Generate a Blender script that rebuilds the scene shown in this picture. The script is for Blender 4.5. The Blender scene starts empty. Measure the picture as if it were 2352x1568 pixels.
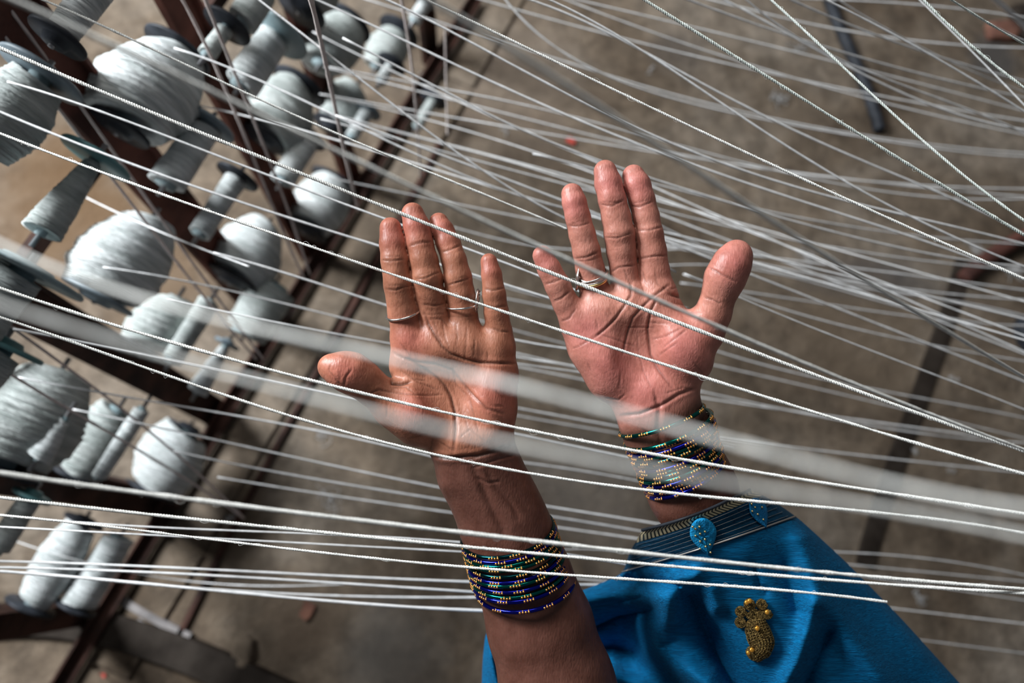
import bpy, math, random
import numpy as np
from mathutils import Matrix, Vector

# ------------------------------------------------------------------ camera
W, H = 2352.0, 1568.0
F = 1700.0                      # focal length in pixels
CAMZ = 1.40
scene = bpy.context.scene
n = np.array([(1080-W/2)/F, (H/2-1280)/F, -1.0]); n /= np.linalg.norm(n)   # plumb line seen by the camera
zc = -n
xc = np.array([1.0, 0, 0]); xc -= zc*xc.dot(zc); xc /= np.linalg.norm(xc)
yc = np.cross(zc, xc)
R3 = np.array([xc, yc, zc])     # camera frame -> world
T3 = np.array([0, 0, CAMZ])
cam_d = bpy.data.cameras.new('camera'); cam = bpy.data.objects.new('camera', cam_d)
scene.collection.objects.link(cam); scene.camera = cam
M4 = Matrix.Identity(4)
for i in range(3):
    for j in range(3): M4[i][j] = float(R3[i, j])
    M4[i][3] = float(T3[i])
cam.matrix_world = M4
cam_d.sensor_width = 36.0
cam_d.lens = F/W*36.0
cam_d.clip_start = 0.01
cam_d.dof.use_dof = True
cam_d.dof.focus_distance = 0.485
cam_d.dof.aperture_fstop = 4.1

# ------------------------------------------------------------------ light
world = bpy.data.worlds.new('room_light'); scene.world = world; world.use_nodes = True
bg = world.node_tree.nodes['Background']; bg.inputs[0].default_value = (0.80, 0.84, 0.90, 1); bg.inputs[1].default_value = 0.10
def area(name, loc, target, sx, sy, power, col):
    l = bpy.data.lights.new(name, 'AREA'); l.shape = 'RECTANGLE'; l.size = sx; l.size_y = sy; l.energy = power; l.color = col
    o = bpy.data.objects.new(name, l); scene.collection.objects.link(o); o.location = loc
    o.rotation_euler = (Vector(target)-Vector(loc)).to_track_quat('-Z', 'Y').to_euler(); return o
area('window_light', (-1.80, 1.25, 2.0), (0.0, 0.1, 0.8), 0.8, 0.8, 155, (0.93, 0.97, 1.0))
area('added_fill_light', (-0.45, 1.65, 2.35), (0.1, 0.1, 0.7), 0.9, 0.8, 16, (1.0, 0.97, 0.93))  # unseen fill lamp, added to brighten the sari folds from above
vs = scene.view_settings
scene.display_settings.display_device = 'sRGB'
vs.view_transform = 'Standard'; vs.look = 'None'; vs.exposure = 0.0; vs.gamma = 1.0; vs.use_curve_mapping = False

# ------------------------------------------------------------------ helpers
rng = np.random.default_rng(7); random.seed(7)
def cpt(px, py, d):             # pixel + distance along the axis -> camera frame point
    px, py, d = np.broadcast_arrays(np.asarray(px, float), np.asarray(py, float), np.asarray(d, float))
    return np.stack([(px-W/2)/F*d, (H/2-py)/F*d, -d], -1)
def c2w(p): return np.asarray(p, float) @ R3.T + T3
def wpt(px, py, d): return c2w(cpt(px, py, d))
def ray(px, py): return c2w(cpt(px, py, 1.0)) - T3
def at_z(px, py, z):
    r = ray(px, py); return T3 + r*((z-CAMZ)/r[2])
def depth_of(p): return -((np.asarray(p)-T3) @ R3)[..., 2]

def mesh_obj(name, V, Fc, mat=None, parent=None, loc=None, smooth=True, rot=None):
    """V in world coordinates; stored relative to loc (the parent's place when it has a parent)."""
    V = np.asarray(V, np.float64)
    if parent is not None: loc = np.array(parent['_o'])
    elif loc is None: loc = V.mean(0)
    loc = np.asarray(loc, float)
    L = V-loc
    me = bpy.data.meshes.new(name)
    if isinstance(Fc, np.ndarray):
        k = Fc.shape[1]
        me.vertices.add(len(L)); me.vertices.foreach_set('co', L.astype(np.float32).ravel())
        me.loops.add(Fc.size); me.loops.foreach_set('vertex_index', Fc.astype(np.int32).ravel())
        me.polygons.add(len(Fc)); me.polygons.foreach_set('loop_start', (np.arange(len(Fc))*k).astype(np.int32))
        me.polygons.foreach_set('loop_total', np.full(len(Fc), k, np.int32))
        me.update(calc_edges=True)
    else:
        me.from_pydata([tuple(v) for v in L], [], [tuple(f) for f in Fc])
    me.validate()
    me.polygons.foreach_set('use_smooth', [smooth]*len(me.polygons))
    if mat: me.materials.append(mat)
    o = bpy.data.objects.new(name, me); scene.collection.objects.link(o)
    if parent is not None: o.parent = parent
    else: o.location = tuple(loc)
    o['_o'] = [float(x) for x in loc]
    return o
def empty(name, loc):
    o = bpy.data.objects.new(name, None); scene.collection.objects.link(o); o.location = tuple(loc); o.empty_display_size = .02
    o['_o'] = [float(x) for x in loc]; return o
def tag(o, label=None, cat=None, group=None, kind=None):
    if label: o['label'] = label
    if cat: o['category'] = cat
    if group: o['group'] = group
    if kind: o['kind'] = kind
    return o

class MB:
    def __init__(s): s.V = []; s.F = []; s.n = 0
    def add(s, V, Fq):
        V = np.asarray(V, float); s.V.append(V); s.F.append(np.asarray(Fq, int)+s.n); s.n += len(V)
    def build(s, name, mat, parent=None, loc=None, smooth=True):
        return mesh_obj(name, np.concatenate(s.V), np.concatenate(s.F), mat, parent, loc, smooth)

def frames(P):
    P = np.asarray(P, float); T = np.gradient(P, axis=0); T /= np.linalg.norm(T, axis=1)[:, None]+1e-12
    up = np.array([0, 0, 1.0]); 
    if abs(T[0].dot(up)) > .9: up = np.array([0, 1.0, 0])
    N = np.zeros_like(P); v = up-T[0]*T[0].dot(up); N[0] = v/np.linalg.norm(v)
    for i in range(1, len(P)):
        v = N[i-1]-T[i]*T[i].dot(N[i-1]); N[i] = v/(np.linalg.norm(v)+1e-12)
    return T, N, np.cross(T, N)
def tube(P, r, k=6, closed=False, phase=0.0):
    P = np.asarray(P, float); m = len(P); r = np.broadcast_to(np.asarray(r, float), (m,))
    if closed:
        T = np.roll(P, -1, 0)-np.roll(P, 1, 0); T /= np.linalg.norm(T, axis=1)[:, None]
        c = P.mean(0); N = P-c; N -= T*(N*T).sum(1)[:, None]; N /= np.linalg.norm(N, axis=1)[:, None]; B = np.cross(T, N)
    else: T, N, B = frames(P)
    a = np.arange(k)/k*2*np.pi+phase
    V = P[:, None]+r[:, None, None]*(np.cos(a)[None, :, None]*N[:, None]+np.sin(a)[None, :, None]*B[:, None])
    V = V.reshape(-1, 3); mm = m if closed else m-1
    i = np.arange(mm)[:, None]; j = np.arange(k)[None]; i2 = (i+1) % m; j2 = (j+1) % k
    Fq = np.stack([i*k+j, i*k+j2, i2*k+j2, i2*k+j], -1).reshape(-1, 4)
    if not closed:
        V = np.concatenate([V, P[:1], P[-1:]]); c0 = m*k; 
        caps = [[c0, (jj+1) % k, jj, c0] for jj in range(k)]
        # triangle fans as degenerate-free quads are avoided: use pairs
        q0 = [[c0, (2*t+2) % k, 2*t+1, 2*t] for t in range(k//2)]
        q1 = [[c0+1, (m-1)*k+2*t, (m-1)*k+2*t+1, (m-1)*k+(2*t+2) % k] for t in range(k//2)]
        Fq = np.concatenate([Fq, q0, q1])
    return V, Fq
def lathe(c, ax, prof, k=24, ridge=None):
    """prof: list of (t along axis in m, radius)."""
    ax = np.asarray(ax, float); ax = ax/np.linalg.norm(ax)
    u = np.cross(ax, [0, 0, 1.0]); 
    if np.linalg.norm(u) < .1: u = np.cross(ax, [1.0, 0, 0])
    u /= np.linalg.norm(u); v = np.cross(ax, u)
    a = np.arange(k)/k*2*np.pi
    V = []
    for t, r in prof: V.append(np.asarray(c)+ax*t+r*(np.cos(a)[:, None]*u+np.sin(a)[:, None]*v))
    V = np.concatenate(V); m = len(prof)
    i = np.arange(m-1)[:, None]; j = np.arange(k)[None]
    Fq = np.stack([i*k+j, i*k+(j+1) % k, (i+1)*k+(j+1) % k, (i+1)*k+j], -1).reshape(-1, 4)
    V = np.concatenate([V, [np.asarray(c)+ax*prof[0][0]], [np.asarray(c)+ax*prof[-1][0]]]); c0 = m*k
    q0 = [[c0, (2*t+2) % k, 2*t+1, 2*t] for t in range(k//2)]
    q1 = [[c0+1, (m-1)*k+2*t, (m-1)*k+2*t+1, (m-1)*k+(2*t+2) % k] for t in range(k//2)]
    return V, np.concatenate([Fq, q0, q1])
def box(c, ax, ay, az):
    c, ax, ay, az = [np.asarray(q, float) for q in (c, ax, ay, az)]
    V = [c+sx*ax+sy*ay+sz*az for sx in (-1, 1) for sy in (-1, 1) for sz in (-1, 1)]
    Fq = [[0, 1, 3, 2], [4, 6, 7, 5], [0, 4, 5, 1], [2, 3, 7, 6], [0, 2, 6, 4], [1, 5, 7, 3]]
    return np.array(V), np.array(Fq)
def ball(c, r, k=6, m=4, sq=(1, 1, 1)):
    c = np.asarray(c, float); prof = [(-math.cos(math.pi*i/m)*r, max(math.sin(math.pi*i/m)*r, r*.02)) for i in range(m+1)]
    V, Fq = lathe([0, 0, 0], [0, 0, 1.0], prof, k); return V*np.array(sq)+c, Fq

# ------------------------------------------------------------------ materials
def mat(name, base=(.8, .8, .8), rough=.6, metal=0.0, **kw):
    m = bpy.data.materials.new(name); m.use_nodes = True; b = m.node_tree.nodes['Principled BSDF']
    b.inputs['Base Color'].default_value = (*base, 1); b.inputs['Roughness'].default_value = rough; b.inputs['Metallic'].default_value = metal
    for k, v in kw.items(): b.inputs[k.replace('_', ' ')].default_value = v
    return m
def N(m, t, **kw):
    nd = m.node_tree.nodes.new(t)
    for k, v in kw.items():
        if k in nd.inputs.keys(): nd.inputs[k].default_value = v
        else: setattr(nd, k, v)
    return nd
def LK(m, a, ai, b, bi): m.node_tree.links.new(a.outputs[ai], b.inputs[bi])
def BS(m): return m.node_tree.nodes['Principled BSDF']
def noise_mat(name, c1, c2, scale=20, rough=.7, metal=0, bump=.3, bscale=None, detail=6, stretch=None, lo=.35, hi=.65, dist=.002, coord='Object'):
    m = mat(name, c1, rough, metal); b = BS(m)
    tc = N(m, 'ShaderNodeTexCoord'); mp = N(m, 'ShaderNodeMapping')
    if stretch: mp.inputs['Scale'].default_value = stretch
    LK(m, tc, coord, mp, 'Vector')
    nz = N(m, 'ShaderNodeTexNoise', Scale=scale, Detail=detail); LK(m, mp, 'Vector', nz, 'Vector')
    rp = N(m, 'ShaderNodeValToRGB'); rp.color_ramp.elements[0].position = lo; rp.color_ramp.elements[1].position = hi
    rp.color_ramp.elements[0].color = (*c1, 1); rp.color_ramp.elements[1].color = (*c2, 1)
    LK(m, nz, 'Fac', rp, 'Fac'); LK(m, rp, 'Color', b, 'Base Color')
    nb = N(m, 'ShaderNodeTexNoise', Scale=bscale or scale*4, Detail=4.0); LK(m, mp, 'Vector', nb, 'Vector')
    bp = N(m, 'ShaderNodeBump', Strength=bump, Distance=dist); LK(m, nb, 'Fac', bp, 'Height'); LK(m, bp, 'Normal', b, 'Normal')
    return m

M = {}
M['thread'] = noise_mat('white_cotton', (.74, .74, .70), (.90, .90, .86), 300, .85, bump=.4)
M['thread_far'] = noise_mat('pale_cotton', (.74, .75, .75), (.90, .90, .90), 120, .9, bump=.2)
M['thread_pink'] = noise_mat('pinkish_cotton', (.66, .57, .54), (.80, .71, .67), 120, .9, bump=.2)
M['thread_green'] = noise_mat('greenish_white_cotton', (.62, .68, .63), (.78, .83, .78), 300, .85, bump=.3)
M['yarn'] = noise_mat('wound_yarn', (.50, .55, .54), (.84, .88, .88), 16, .75, bump=1.0, bscale=42, stretch=(1.0, 1.0, 12.0), lo=.34, hi=.62, dist=.008)
M['yarn_dim'] = noise_mat('dusty_wound_yarn', (.40, .45, .43), (.64, .68, .66), 14, .85, bump=1.0, bscale=42, stretch=(1.0, 1.0, 12.0), dist=.008)
M['flange_grey'] = noise_mat('blue_grey_plastic', (.12, .16, .19), (.22, .27, .30), 30, .5)
M['flange_teal'] = noise_mat('teal_plastic', (.07, .20, .21), (.14, .30, .31), 30, .45)
M['flange_dark'] = noise_mat('black_plastic', (.012, .014, .018), (.04, .045, .055), 30, .5)
M['flange_pale'] = noise_mat('pale_blue_plastic', (.20, .29, .31), (.32, .40, .42), 30, .5)
M['iron'] = noise_mat('rusty_dark_iron', (.022, .014, .012), (.085, .040, .030), 18, .8, bump=.5, detail=8)
M['iron_red'] = noise_mat('red_oxide_iron', (.05, .022, .018), (.20, .075, .055), 14, .75, bump=.5, detail=8)
M['iron_black'] = noise_mat('blackened_iron', (.016, .011, .008), (.036, .028, .022), 25, .7, bump=.3)
M['iron_grey'] = noise_mat('worn_grey_iron', (.12, .11, .11), (.26, .24, .235), 25, .55, bump=.3)
M['pin'] = mat('steel_pin', (.30, .30, .31), .4, 1.0)
M['silver'] = mat('silver', (.82, .78, .74), .22, 1.0)
M['gold'] = mat('gold_metal', (.90, .62, .26), .28, 1.0)
M['bead'] = mat('gilt_glitter', (.95, .42, .10), .32, .85)
M['glass_green'] = mat('dark_green_lacquered_glass', (.0, .10, .085), .12, .9)
M['glass_blue'] = mat('deep_blue_lacquered_glass', (.008, .012, .26), .12, .9)
M['glass_black'] = mat('blackish_teal_glass', (.0, .03, .035), .12, .9)
M['brick'] = noise_mat('red_brick', (.12, .05, .035), (.26, .12, .08), 25, .9, bump=.6)
M['red'] = mat('red_scrap', (.5, .07, .05), .8)
M['fluff'] = mat('lint', (.42, .41, .40), .95)

for k_ in ('iron', 'iron_red', 'iron_black', 'flange_dark'): BS(M[k_]).inputs['Specular IOR Level'].default_value = .18
# floor: dusty earth and worn cement
fm = mat('dusty_cement', (.2, .17, .14), .93); b = BS(fm)
tc = N(fm, 'ShaderNodeTexCoord')
n1 = N(fm, 'ShaderNodeTexNoise', Scale=2.6, Detail=9.0, Roughness=.62, Distortion=.5); LK(fm, tc, 'Object', n1, 'Vector')
r1 = N(fm, 'ShaderNodeValToRGB'); e = r1.color_ramp.elements
e[0].position = .33; e[0].color = (.088, .060, .037, 1); e[1].position = .68; e[1].color = (.25, .212, .172, 1)
x = e.new(.5); x.color = (.170, .132, .096, 1)
LK(fm, n1, 'Fac', r1, 'Fac')
n2 = N(fm, 'ShaderNodeTexNoise', Scale=22.0, Detail=8.0, Roughness=.7); LK(fm, tc, 'Object', n2, 'Vector')
r2 = N(fm, 'ShaderNodeValToRGB'); r2.color_ramp.elements[0].position = .38; r2.color_ramp.elements[1].position = .66
r2.color_ramp.elements[0].color = (.62, .60, .58, 1); r2.color_ramp.elements[1].color = (1.28, 1.26, 1.24, 1)
LK(fm, n2, 'Fac', r2, 'Fac')
mx = N(fm, 'ShaderNodeMix', data_type='RGBA', blend_type='MULTIPLY'); mx.inputs[0].default_value = 1.0
LK(fm, r1, 'Color', mx, 6); LK(fm, r2, 'Color', mx, 7); LK(fm, mx, 2, b, 'Base Color')
bp = N(fm, 'ShaderNodeBump', Strength=.6, Distance=.02); LK(fm, n2, 'Fac', bp, 'Height'); LK(fm, bp, 'Normal', b, 'Normal')
M['slab'] = fm.copy()
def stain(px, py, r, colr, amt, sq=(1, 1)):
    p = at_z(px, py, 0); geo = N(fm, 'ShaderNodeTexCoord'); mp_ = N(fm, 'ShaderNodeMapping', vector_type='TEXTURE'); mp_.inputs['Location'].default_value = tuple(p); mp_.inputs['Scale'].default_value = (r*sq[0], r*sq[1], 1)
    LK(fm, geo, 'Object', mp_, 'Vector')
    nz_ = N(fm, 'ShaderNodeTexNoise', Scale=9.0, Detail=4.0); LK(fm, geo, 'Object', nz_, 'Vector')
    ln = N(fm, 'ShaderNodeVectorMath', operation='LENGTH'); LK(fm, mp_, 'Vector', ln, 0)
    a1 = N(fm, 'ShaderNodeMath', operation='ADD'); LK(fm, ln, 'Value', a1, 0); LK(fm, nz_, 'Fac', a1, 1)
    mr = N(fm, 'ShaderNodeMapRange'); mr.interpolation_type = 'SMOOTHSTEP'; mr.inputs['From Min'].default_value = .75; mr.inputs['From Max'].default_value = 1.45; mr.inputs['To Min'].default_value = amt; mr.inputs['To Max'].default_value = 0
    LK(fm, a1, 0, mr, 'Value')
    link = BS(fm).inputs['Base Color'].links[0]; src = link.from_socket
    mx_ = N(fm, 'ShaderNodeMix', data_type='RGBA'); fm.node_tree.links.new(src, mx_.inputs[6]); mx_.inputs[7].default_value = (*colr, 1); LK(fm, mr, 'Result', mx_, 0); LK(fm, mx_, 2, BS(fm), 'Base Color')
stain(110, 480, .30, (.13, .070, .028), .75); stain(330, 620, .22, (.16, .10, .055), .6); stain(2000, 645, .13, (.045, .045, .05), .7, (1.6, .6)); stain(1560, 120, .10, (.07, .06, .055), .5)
stain(800, 860, .14, (.26, .25, .22), .55, (1.3, .7)); stain(480, 1280, .16, (.12, .085, .055), .6); stain(900, 1500, .12, (.20, .19, .175), .5); stain(1980, 780, .22, (.12, .085, .055), .55)
stain(2290, 130, .09, (.06, .06, .062), .7); stain(1150, 200, .3, (.17, .13, .10), .45); stain(1350, 1130, .2, (.19, .17, .15), .5); stain(700, 1420, .10, (.13, .09, .06), .6)
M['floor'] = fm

# skin with painted pigment (attribute) and fine line relief
sk = mat('skin', (.4, .2, .13), .42, 0, Subsurface_Weight=.12, Subsurface_Scale=.004, Specular_IOR_Level=.38); b = BS(sk)
at = N(sk, 'ShaderNodeAttribute', attribute_name='pigment')
tc = N(sk, 'ShaderNodeTexCoord')
n1 = N(sk, 'ShaderNodeTexNoise', Scale=90.0, Detail=6.0, Roughness=.65); LK(sk, tc, 'Object', n1, 'Vector')
r1 = N(sk, 'ShaderNodeValToRGB'); r1.color_ramp.elements[0].position = .3; r1.color_ramp.elements[1].position = .7
r1.color_ramp.elements[0].color = (.72, .66, .62, 1); r1.color_ramp.elements[1].color = (1.20, 1.22, 1.24, 1)
LK(sk, n1, 'Fac', r1, 'Fac')
mx = N(sk, 'ShaderNodeMix', data_type='RGBA', blend_type='MULTIPLY'); mx.inputs[0].default_value = 1.0
LK(sk, at, 'Color', mx, 6); LK(sk, r1, 'Color', mx, 7); LK(sk, mx, 2, b, 'Base Color')
vo = N(sk, 'ShaderNodeTexVoronoi', Scale=520.0, feature='DISTANCE_TO_EDGE'); 
mp = N(sk, 'ShaderNodeMapping'); mp.inputs['Scale'].default_value = (1.0, .38, 1.0); LK(sk, tc, 'Object', mp, 'Vector'); LK(sk, mp, 'Vector', vo, 'Vector')
n3 = N(sk, 'ShaderNodeTexNoise', Scale=380.0, Detail=3.0); LK(sk, mp, 'Vector', n3, 'Vector')
ad = N(sk, 'ShaderNodeMath', operation='MULTIPLY_ADD'); ad.inputs[1].default_value = .8
LK(sk, vo, 'Distance', ad, 0); LK(sk, n3, 'Fac', ad, 2)
bp = N(sk, 'ShaderNodeBump', Strength=.3, Distance=.0009); LK(sk, ad, 0, bp, 'Height'); LK(sk, bp, 'Normal', b, 'Normal')
M['skin'] = sk

# sari cloth
def cloth_mat(name, c1, c2, sheen=.3):
    m = mat(name, c1, .72, 0, Sheen_Weight=sheen, Specular_IOR_Level=.15, Sheen_Roughness=.4); b = BS(m)
    b.inputs['Sheen Tint'].default_value = (.3, .7, 1, 1)
    tc = N(m, 'ShaderNodeTexCoord'); mp = N(m, 'ShaderNodeMapping'); mp.inputs['Rotation'].default_value = (0, 0, .1)
    mp.inputs['Scale'].default_value = (22, 330, 100); LK(m, tc, 'Object', mp, 'Vector')
    nz = N(m, 'ShaderNodeTexNoise', Scale=2.2, Detail=4.0, Roughness=.6, Distortion=1.2); LK(m, mp, 'Vector', nz, 'Vector')
    rp = N(m, 'ShaderNodeValToRGB'); rp.color_ramp.elements[0].position = .35; rp.color_ramp.elements[1].position = .65
    rp.color_ramp.elements[0].color = (*c1, 1); rp.color_ramp.elements[1].color = (*c2, 1)
    LK(m, nz, 'Fac', rp, 'Fac'); LK(m, rp, 'Color', b, 'Base Color')
    bp = N(m, 'ShaderNodeBump', Strength=.6, Distance=.0022); LK(m, nz, 'Fac', bp, 'Height'); LK(m, bp, 'Normal', b, 'Normal')
    return m
M['sari'] = cloth_mat('blue_crepe', (.0, .085, .21), (.0, .17, .40), .04)
M['sari_dark'] = cloth_mat('navy_border_cloth', (.001, .03, .075), (.002, .065, .14), .08)
M['teardrop'] = noise_mat('bright_blue_embroidery', (.005, .22, .50), (.02, .38, .75), 60, .6, bump=.8, bscale=900)
M['teardrop_dark'] = noise_mat('dull_blue_embroidery', (.004, .12, .30), (.01, .20, .45), 60, .6, bump=.8, bscale=900)
M['silver_thread'] = mat('silver_zari', (.55, .50, .45), .45, .7)
M['old_gold'] = noise_mat('antique_gold_zari', (.05, .03, .010), (.40, .27, .09), 900, .4, .8, bump=1.0, bscale=1500)
M['amber'] = mat('amber_sequin', (.9, .42, .06), .15, .7)
for k_ in ('teardrop', 'teardrop_dark'): BS(M[k_]).inputs['Specular IOR Level'].default_value = .12
# gold zigzag hem (woven flat print), driven by UV
hm = mat('gold_zigzag_weave', (.4, .35, .2), .45, .55); b = BS(hm)
uv = N(hm, 'ShaderNodeUVMap'); sp = N(hm, 'ShaderNodeSeparateXYZ'); LK(hm, uv, 'UV', sp, 'Vector')
def MT(m, op, a=None, bb=None, va=None, vb=None):
    q = N(m, 'ShaderNodeMath', operation=op)
    if a is not None: LK(m, a[0], a[1], q, 0)
    elif va is not None: q.inputs[0].default_value = va
    if bb is not None: LK(m, bb[0], bb[1], q, 1)
    elif vb is not None: q.inputs[1].default_value = vb
    return q
pp = MT(hm, 'PINGPONG', (sp, 'Y'), vb=.5)
k1 = MT(hm, 'MULTIPLY', (pp, 0), vb=2.2)
k2 = MT(hm, 'MULTIPLY', (sp, 'X'), vb=34.0)
k3 = MT(hm, 'ADD', (k1, 0), (k2, 0)); k4 = MT(hm, 'FRACT', (k3, 0)); k5 = MT(hm, 'GREATER_THAN', (k4, 0), vb=.42)
mx = N(hm, 'ShaderNodeMix', data_type='RGBA'); mx.inputs[6].default_value = (.025, .03, .03, 1); mx.inputs[7].default_value = (.62, .54, .34, 1)
LK(hm, k5, 0, mx, 0); LK(hm, mx, 2, b, 'Base Color'); M['hem'] = hm

# ------------------------------------------------------------------ creel plane
rA, rB = at_z(304, 1305, .03), at_z(850, 402, .03)
hdir = rB-rA; hdir[2] = 0; hdir /= np.linalg.norm(hdir)
cn = np.cross(hdir, [0, 0, 1.0]); cn /= np.linalg.norm(cn)
if cn.dot(T3-rA) < 0: cn = -cn             # towards the camera
def on_creel(px, py, off=0.0):
    r = ray(px, py); t = (rA+cn*off-T3).dot(cn)/r.dot(cn); return T3+r*t

# ------------------------------------------------------------------ floor
def floor_disp(x, y): return 0.0
fV = []; nx = 2
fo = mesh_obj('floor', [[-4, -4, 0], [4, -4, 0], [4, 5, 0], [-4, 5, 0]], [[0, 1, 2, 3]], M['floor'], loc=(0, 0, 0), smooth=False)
tag(fo, 'dusty brown earth and cement workshop floor', None, kind='structure')
# worn stone slabs beside the creel foot, joints left open
across = cn.copy(); across[2] = 0; across /= np.linalg.norm(across)
r0 = rA-hdir*.35
d12 = abs(float((at_z(801, 725, 0)-rA).dot(across)))
srow = [.016, d12-.010]
for ri in range(len(srow)-1):
    s = -.1+.13*ri
    while s < 1.55:
        L = random.uniform(.22, .42)
        g = .004
        a0, a1 = srow[ri]+g, srow[ri+1]-g
        q = []
        th = random.uniform(.007, .012)
        for (ss, aa) in ((s+g, a0), (s+L-g, a0), (s+L-g, a1), (s+g, a1)):
            q.append(r0+hdir*(ss+random.uniform(-.006, .006))+across*(aa+random.uniform(-.004, .004)))
        q = np.array(q); q[:, 2] = 0
        c = q.mean(0); top = c+(q-c)*.97; top[:, 2] = th
        mid = q.copy(); mid[:, 2] = th-.003; q[:, 2] = -.01
        V = np.concatenate([q, mid, top])
        Fc = [[0, 1, 5, 4], [1, 2, 6, 5], [2, 3, 7, 6], [3, 0, 4, 7], [4, 5, 9, 8], [5, 6, 10, 9], [6, 7, 11, 10], [7, 4, 8, 11], [8, 9, 10, 11]]
        if cn.dot(hdir) > 9: pass
        mesh_obj('stone_slab', V, Fc, M['slab'], fo, smooth=False)
        s += L

# ------------------------------------------------------------------ creel frame (posts + base rail)
creel = empty('creel_frame', rA)
tag(creel, 'dark rusty iron bobbin creel with upright posts over a base rail', 'creel')
def vpost(px, py, w, d, z0, z1, m, off=-.035, name='post'):
    p = on_creel(px, py, off); p[2] = 0
    o = MB(); c = p+np.array([0, 0, (z0+z1)/2]); o.add(*box(c, hdir*w/2, cn*d/2, np.array([0, 0, (z1-z0)/2])))
    # angle-iron lip
    o.add(*box(c+hdir*(w/2-.002)+cn*d*.9, hdir*.002, cn*d*.5, np.array([0, 0, (z1-z0)/2])))
    return o.build(name, m, creel, smooth=False)
posts = [(250, 300, .050, M['iron_red']), (560, 300, .040, M['iron_red']), (765, 290, .036, M['iron_red']), (260, 815, .052, M['iron']),
         (200, 1122, .050, M['iron']), (990, 215, .034, M['iron']), (110, 1415, .05, M['iron'])]
for px, py, w, m in posts: vpost(px, py, w, .012, .0, 1.28, m)
o = MB(); L = 1.9; c = rA+hdir*(L/2-.55); c[2] = .02
o.add(*box(c, hdir*L/2, cn*.009, np.array([0, 0, .005]))); o.add(*box(c+cn*-.012+np.array([0, 0, .012]), hdir*L/2, cn*.002, np.array([0, 0, .012])))
tag(o.build('base_rail', M['iron'], creel, smooth=False))
o = MB()
for zz in (.62, 1.27):
    c = rA+hdir*(L/2-.55)-cn*.06; c[2] = zz; o.add(*box(c, hdir*L/2, cn*.006, np.array([0, 0, .010])))
o.build('cross_rail', M['iron'], creel, smooth=False)

# ------------------------------------------------------------------ spools
def spool(lo, up, rpx, label, prof='full', fl=None, flu=None, yarn='yarn', off=None, group=None):
    """lo/up: pixel ends of the wound body; rpx: largest radius in pixels; fl / flu: (pixel radius, material) disc at lower / upper end."""
    off = off if off is not None else (.05 if prof in ('thin', 'low') else 0.0)
    a, b_ = on_creel(*lo, off), on_creel(*up, off)
    c = (a+b_)/2; L = abs((b_-a).dot(hdir)); d = float(depth_of(c)); r = rpx*d/F
    h2 = L/2
    root = empty('spool', c-hdir*h2)
    tag(root, label, 'spool', group or 'yarn spools on the creel')
    # everything is modelled along local z, then turned with the root
    q = Vector((0, 0, 1)).rotation_difference(Vector(tuple(hdir)))
    root.rotation_mode = 'QUATERNION'; root.rotation_quaternion = q
    def child(name, mb, m):
        o = mesh_obj(name, np.concatenate(mb.V), np.concatenate(mb.F), m, None, (0, 0, 0)); o.parent = root; return o
    rs = random.Random(int(lo[0]*7+lo[1]))
    P = []
    m_ = 44
    for i in range(m_+1):
        t = i/m_
        if prof == 'full': k = .62+.38*math.sin(min(1, t*1.25+.12)*math.pi)**.8 if t < .75 else None
        if prof == 'full':
            k = min(1.0, .80+.8*t) if t < .45 else 1.0-(t-.45)**1.5*1.05
        elif prof == 'barrel': k = .70+.30*math.sin(math.pi*t)
        elif prof == 'low': k = 1.0-.55*t**1.3
        elif prof == 'thin': k = 1.0+.06*math.sin(t*3+lo[0])
        elif prof == 'cone': k = .72+.28*math.sin(math.pi*min(1, t*1.4+.15)) if t < .6 else .95-.45*(t-.6)/.4
        k *= 1+rs.uniform(-.03, .03)*(1 if prof != 'thin' else .6)
        P.append((t*L, max(k*r, r*.3)))
    P = [(P[0][0]-.0, P[0][1]*.82)]+P+[(P[-1][0], P[-1][1]*.8)]
    y = MB(); V, Fq = lathe([0, 0, 0], [0, 0, 1], P, 36)
    # slight slant of the windings
    ang = np.arctan2(V[:, 1], V[:, 0]); V[:, 2] += np.sin(ang+rs.uniform(0, 6))*r*.16
    rr = 1+.012*np.sin(ang*3+V[:, 2]*260); V[:, 0] *= rr; V[:, 1] *= rr
    y.add(V, Fq); child('yarn_winding', y, M[yarn])
    rc = r*(.30 if prof != 'thin' else .62)
    t = MB(); t.add(*lathe([0, 0, 0], [0, 0, 1], [(-.004, rc), (L+.004, rc)], 16)); child('core_tube', t, M['flange_pale'])
    t = MB(); t.add(*lathe([0, 0, 0], [0, 0, 1], [(-.016, .0026), (L+.022, .0026)], 8)); child('pin', t, M['pin'])
    for which, spec in ((0, fl), (1, flu)):
        if spec:
            rf = spec[0]*d/F; z = -.004 if which == 0 else L+.004; s = -1 if which == 0 else 1
            pr = [(z-s*.000, rf*.98), (z+s*.0015, rf), (z+s*.003, rf), (z+s*.0045, rf*.96), (z+s*.004, rf*.5), (z+s*.009, rf*.42), (z+s*.010, rf*.2)]
            if s < 0: pr = pr[::-1]
            t = MB(); t.add(*lathe([0, 0, 0], [0, 0, 1], pr, 32)); child('flange', t, M[spec[1]])
    return root
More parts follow.
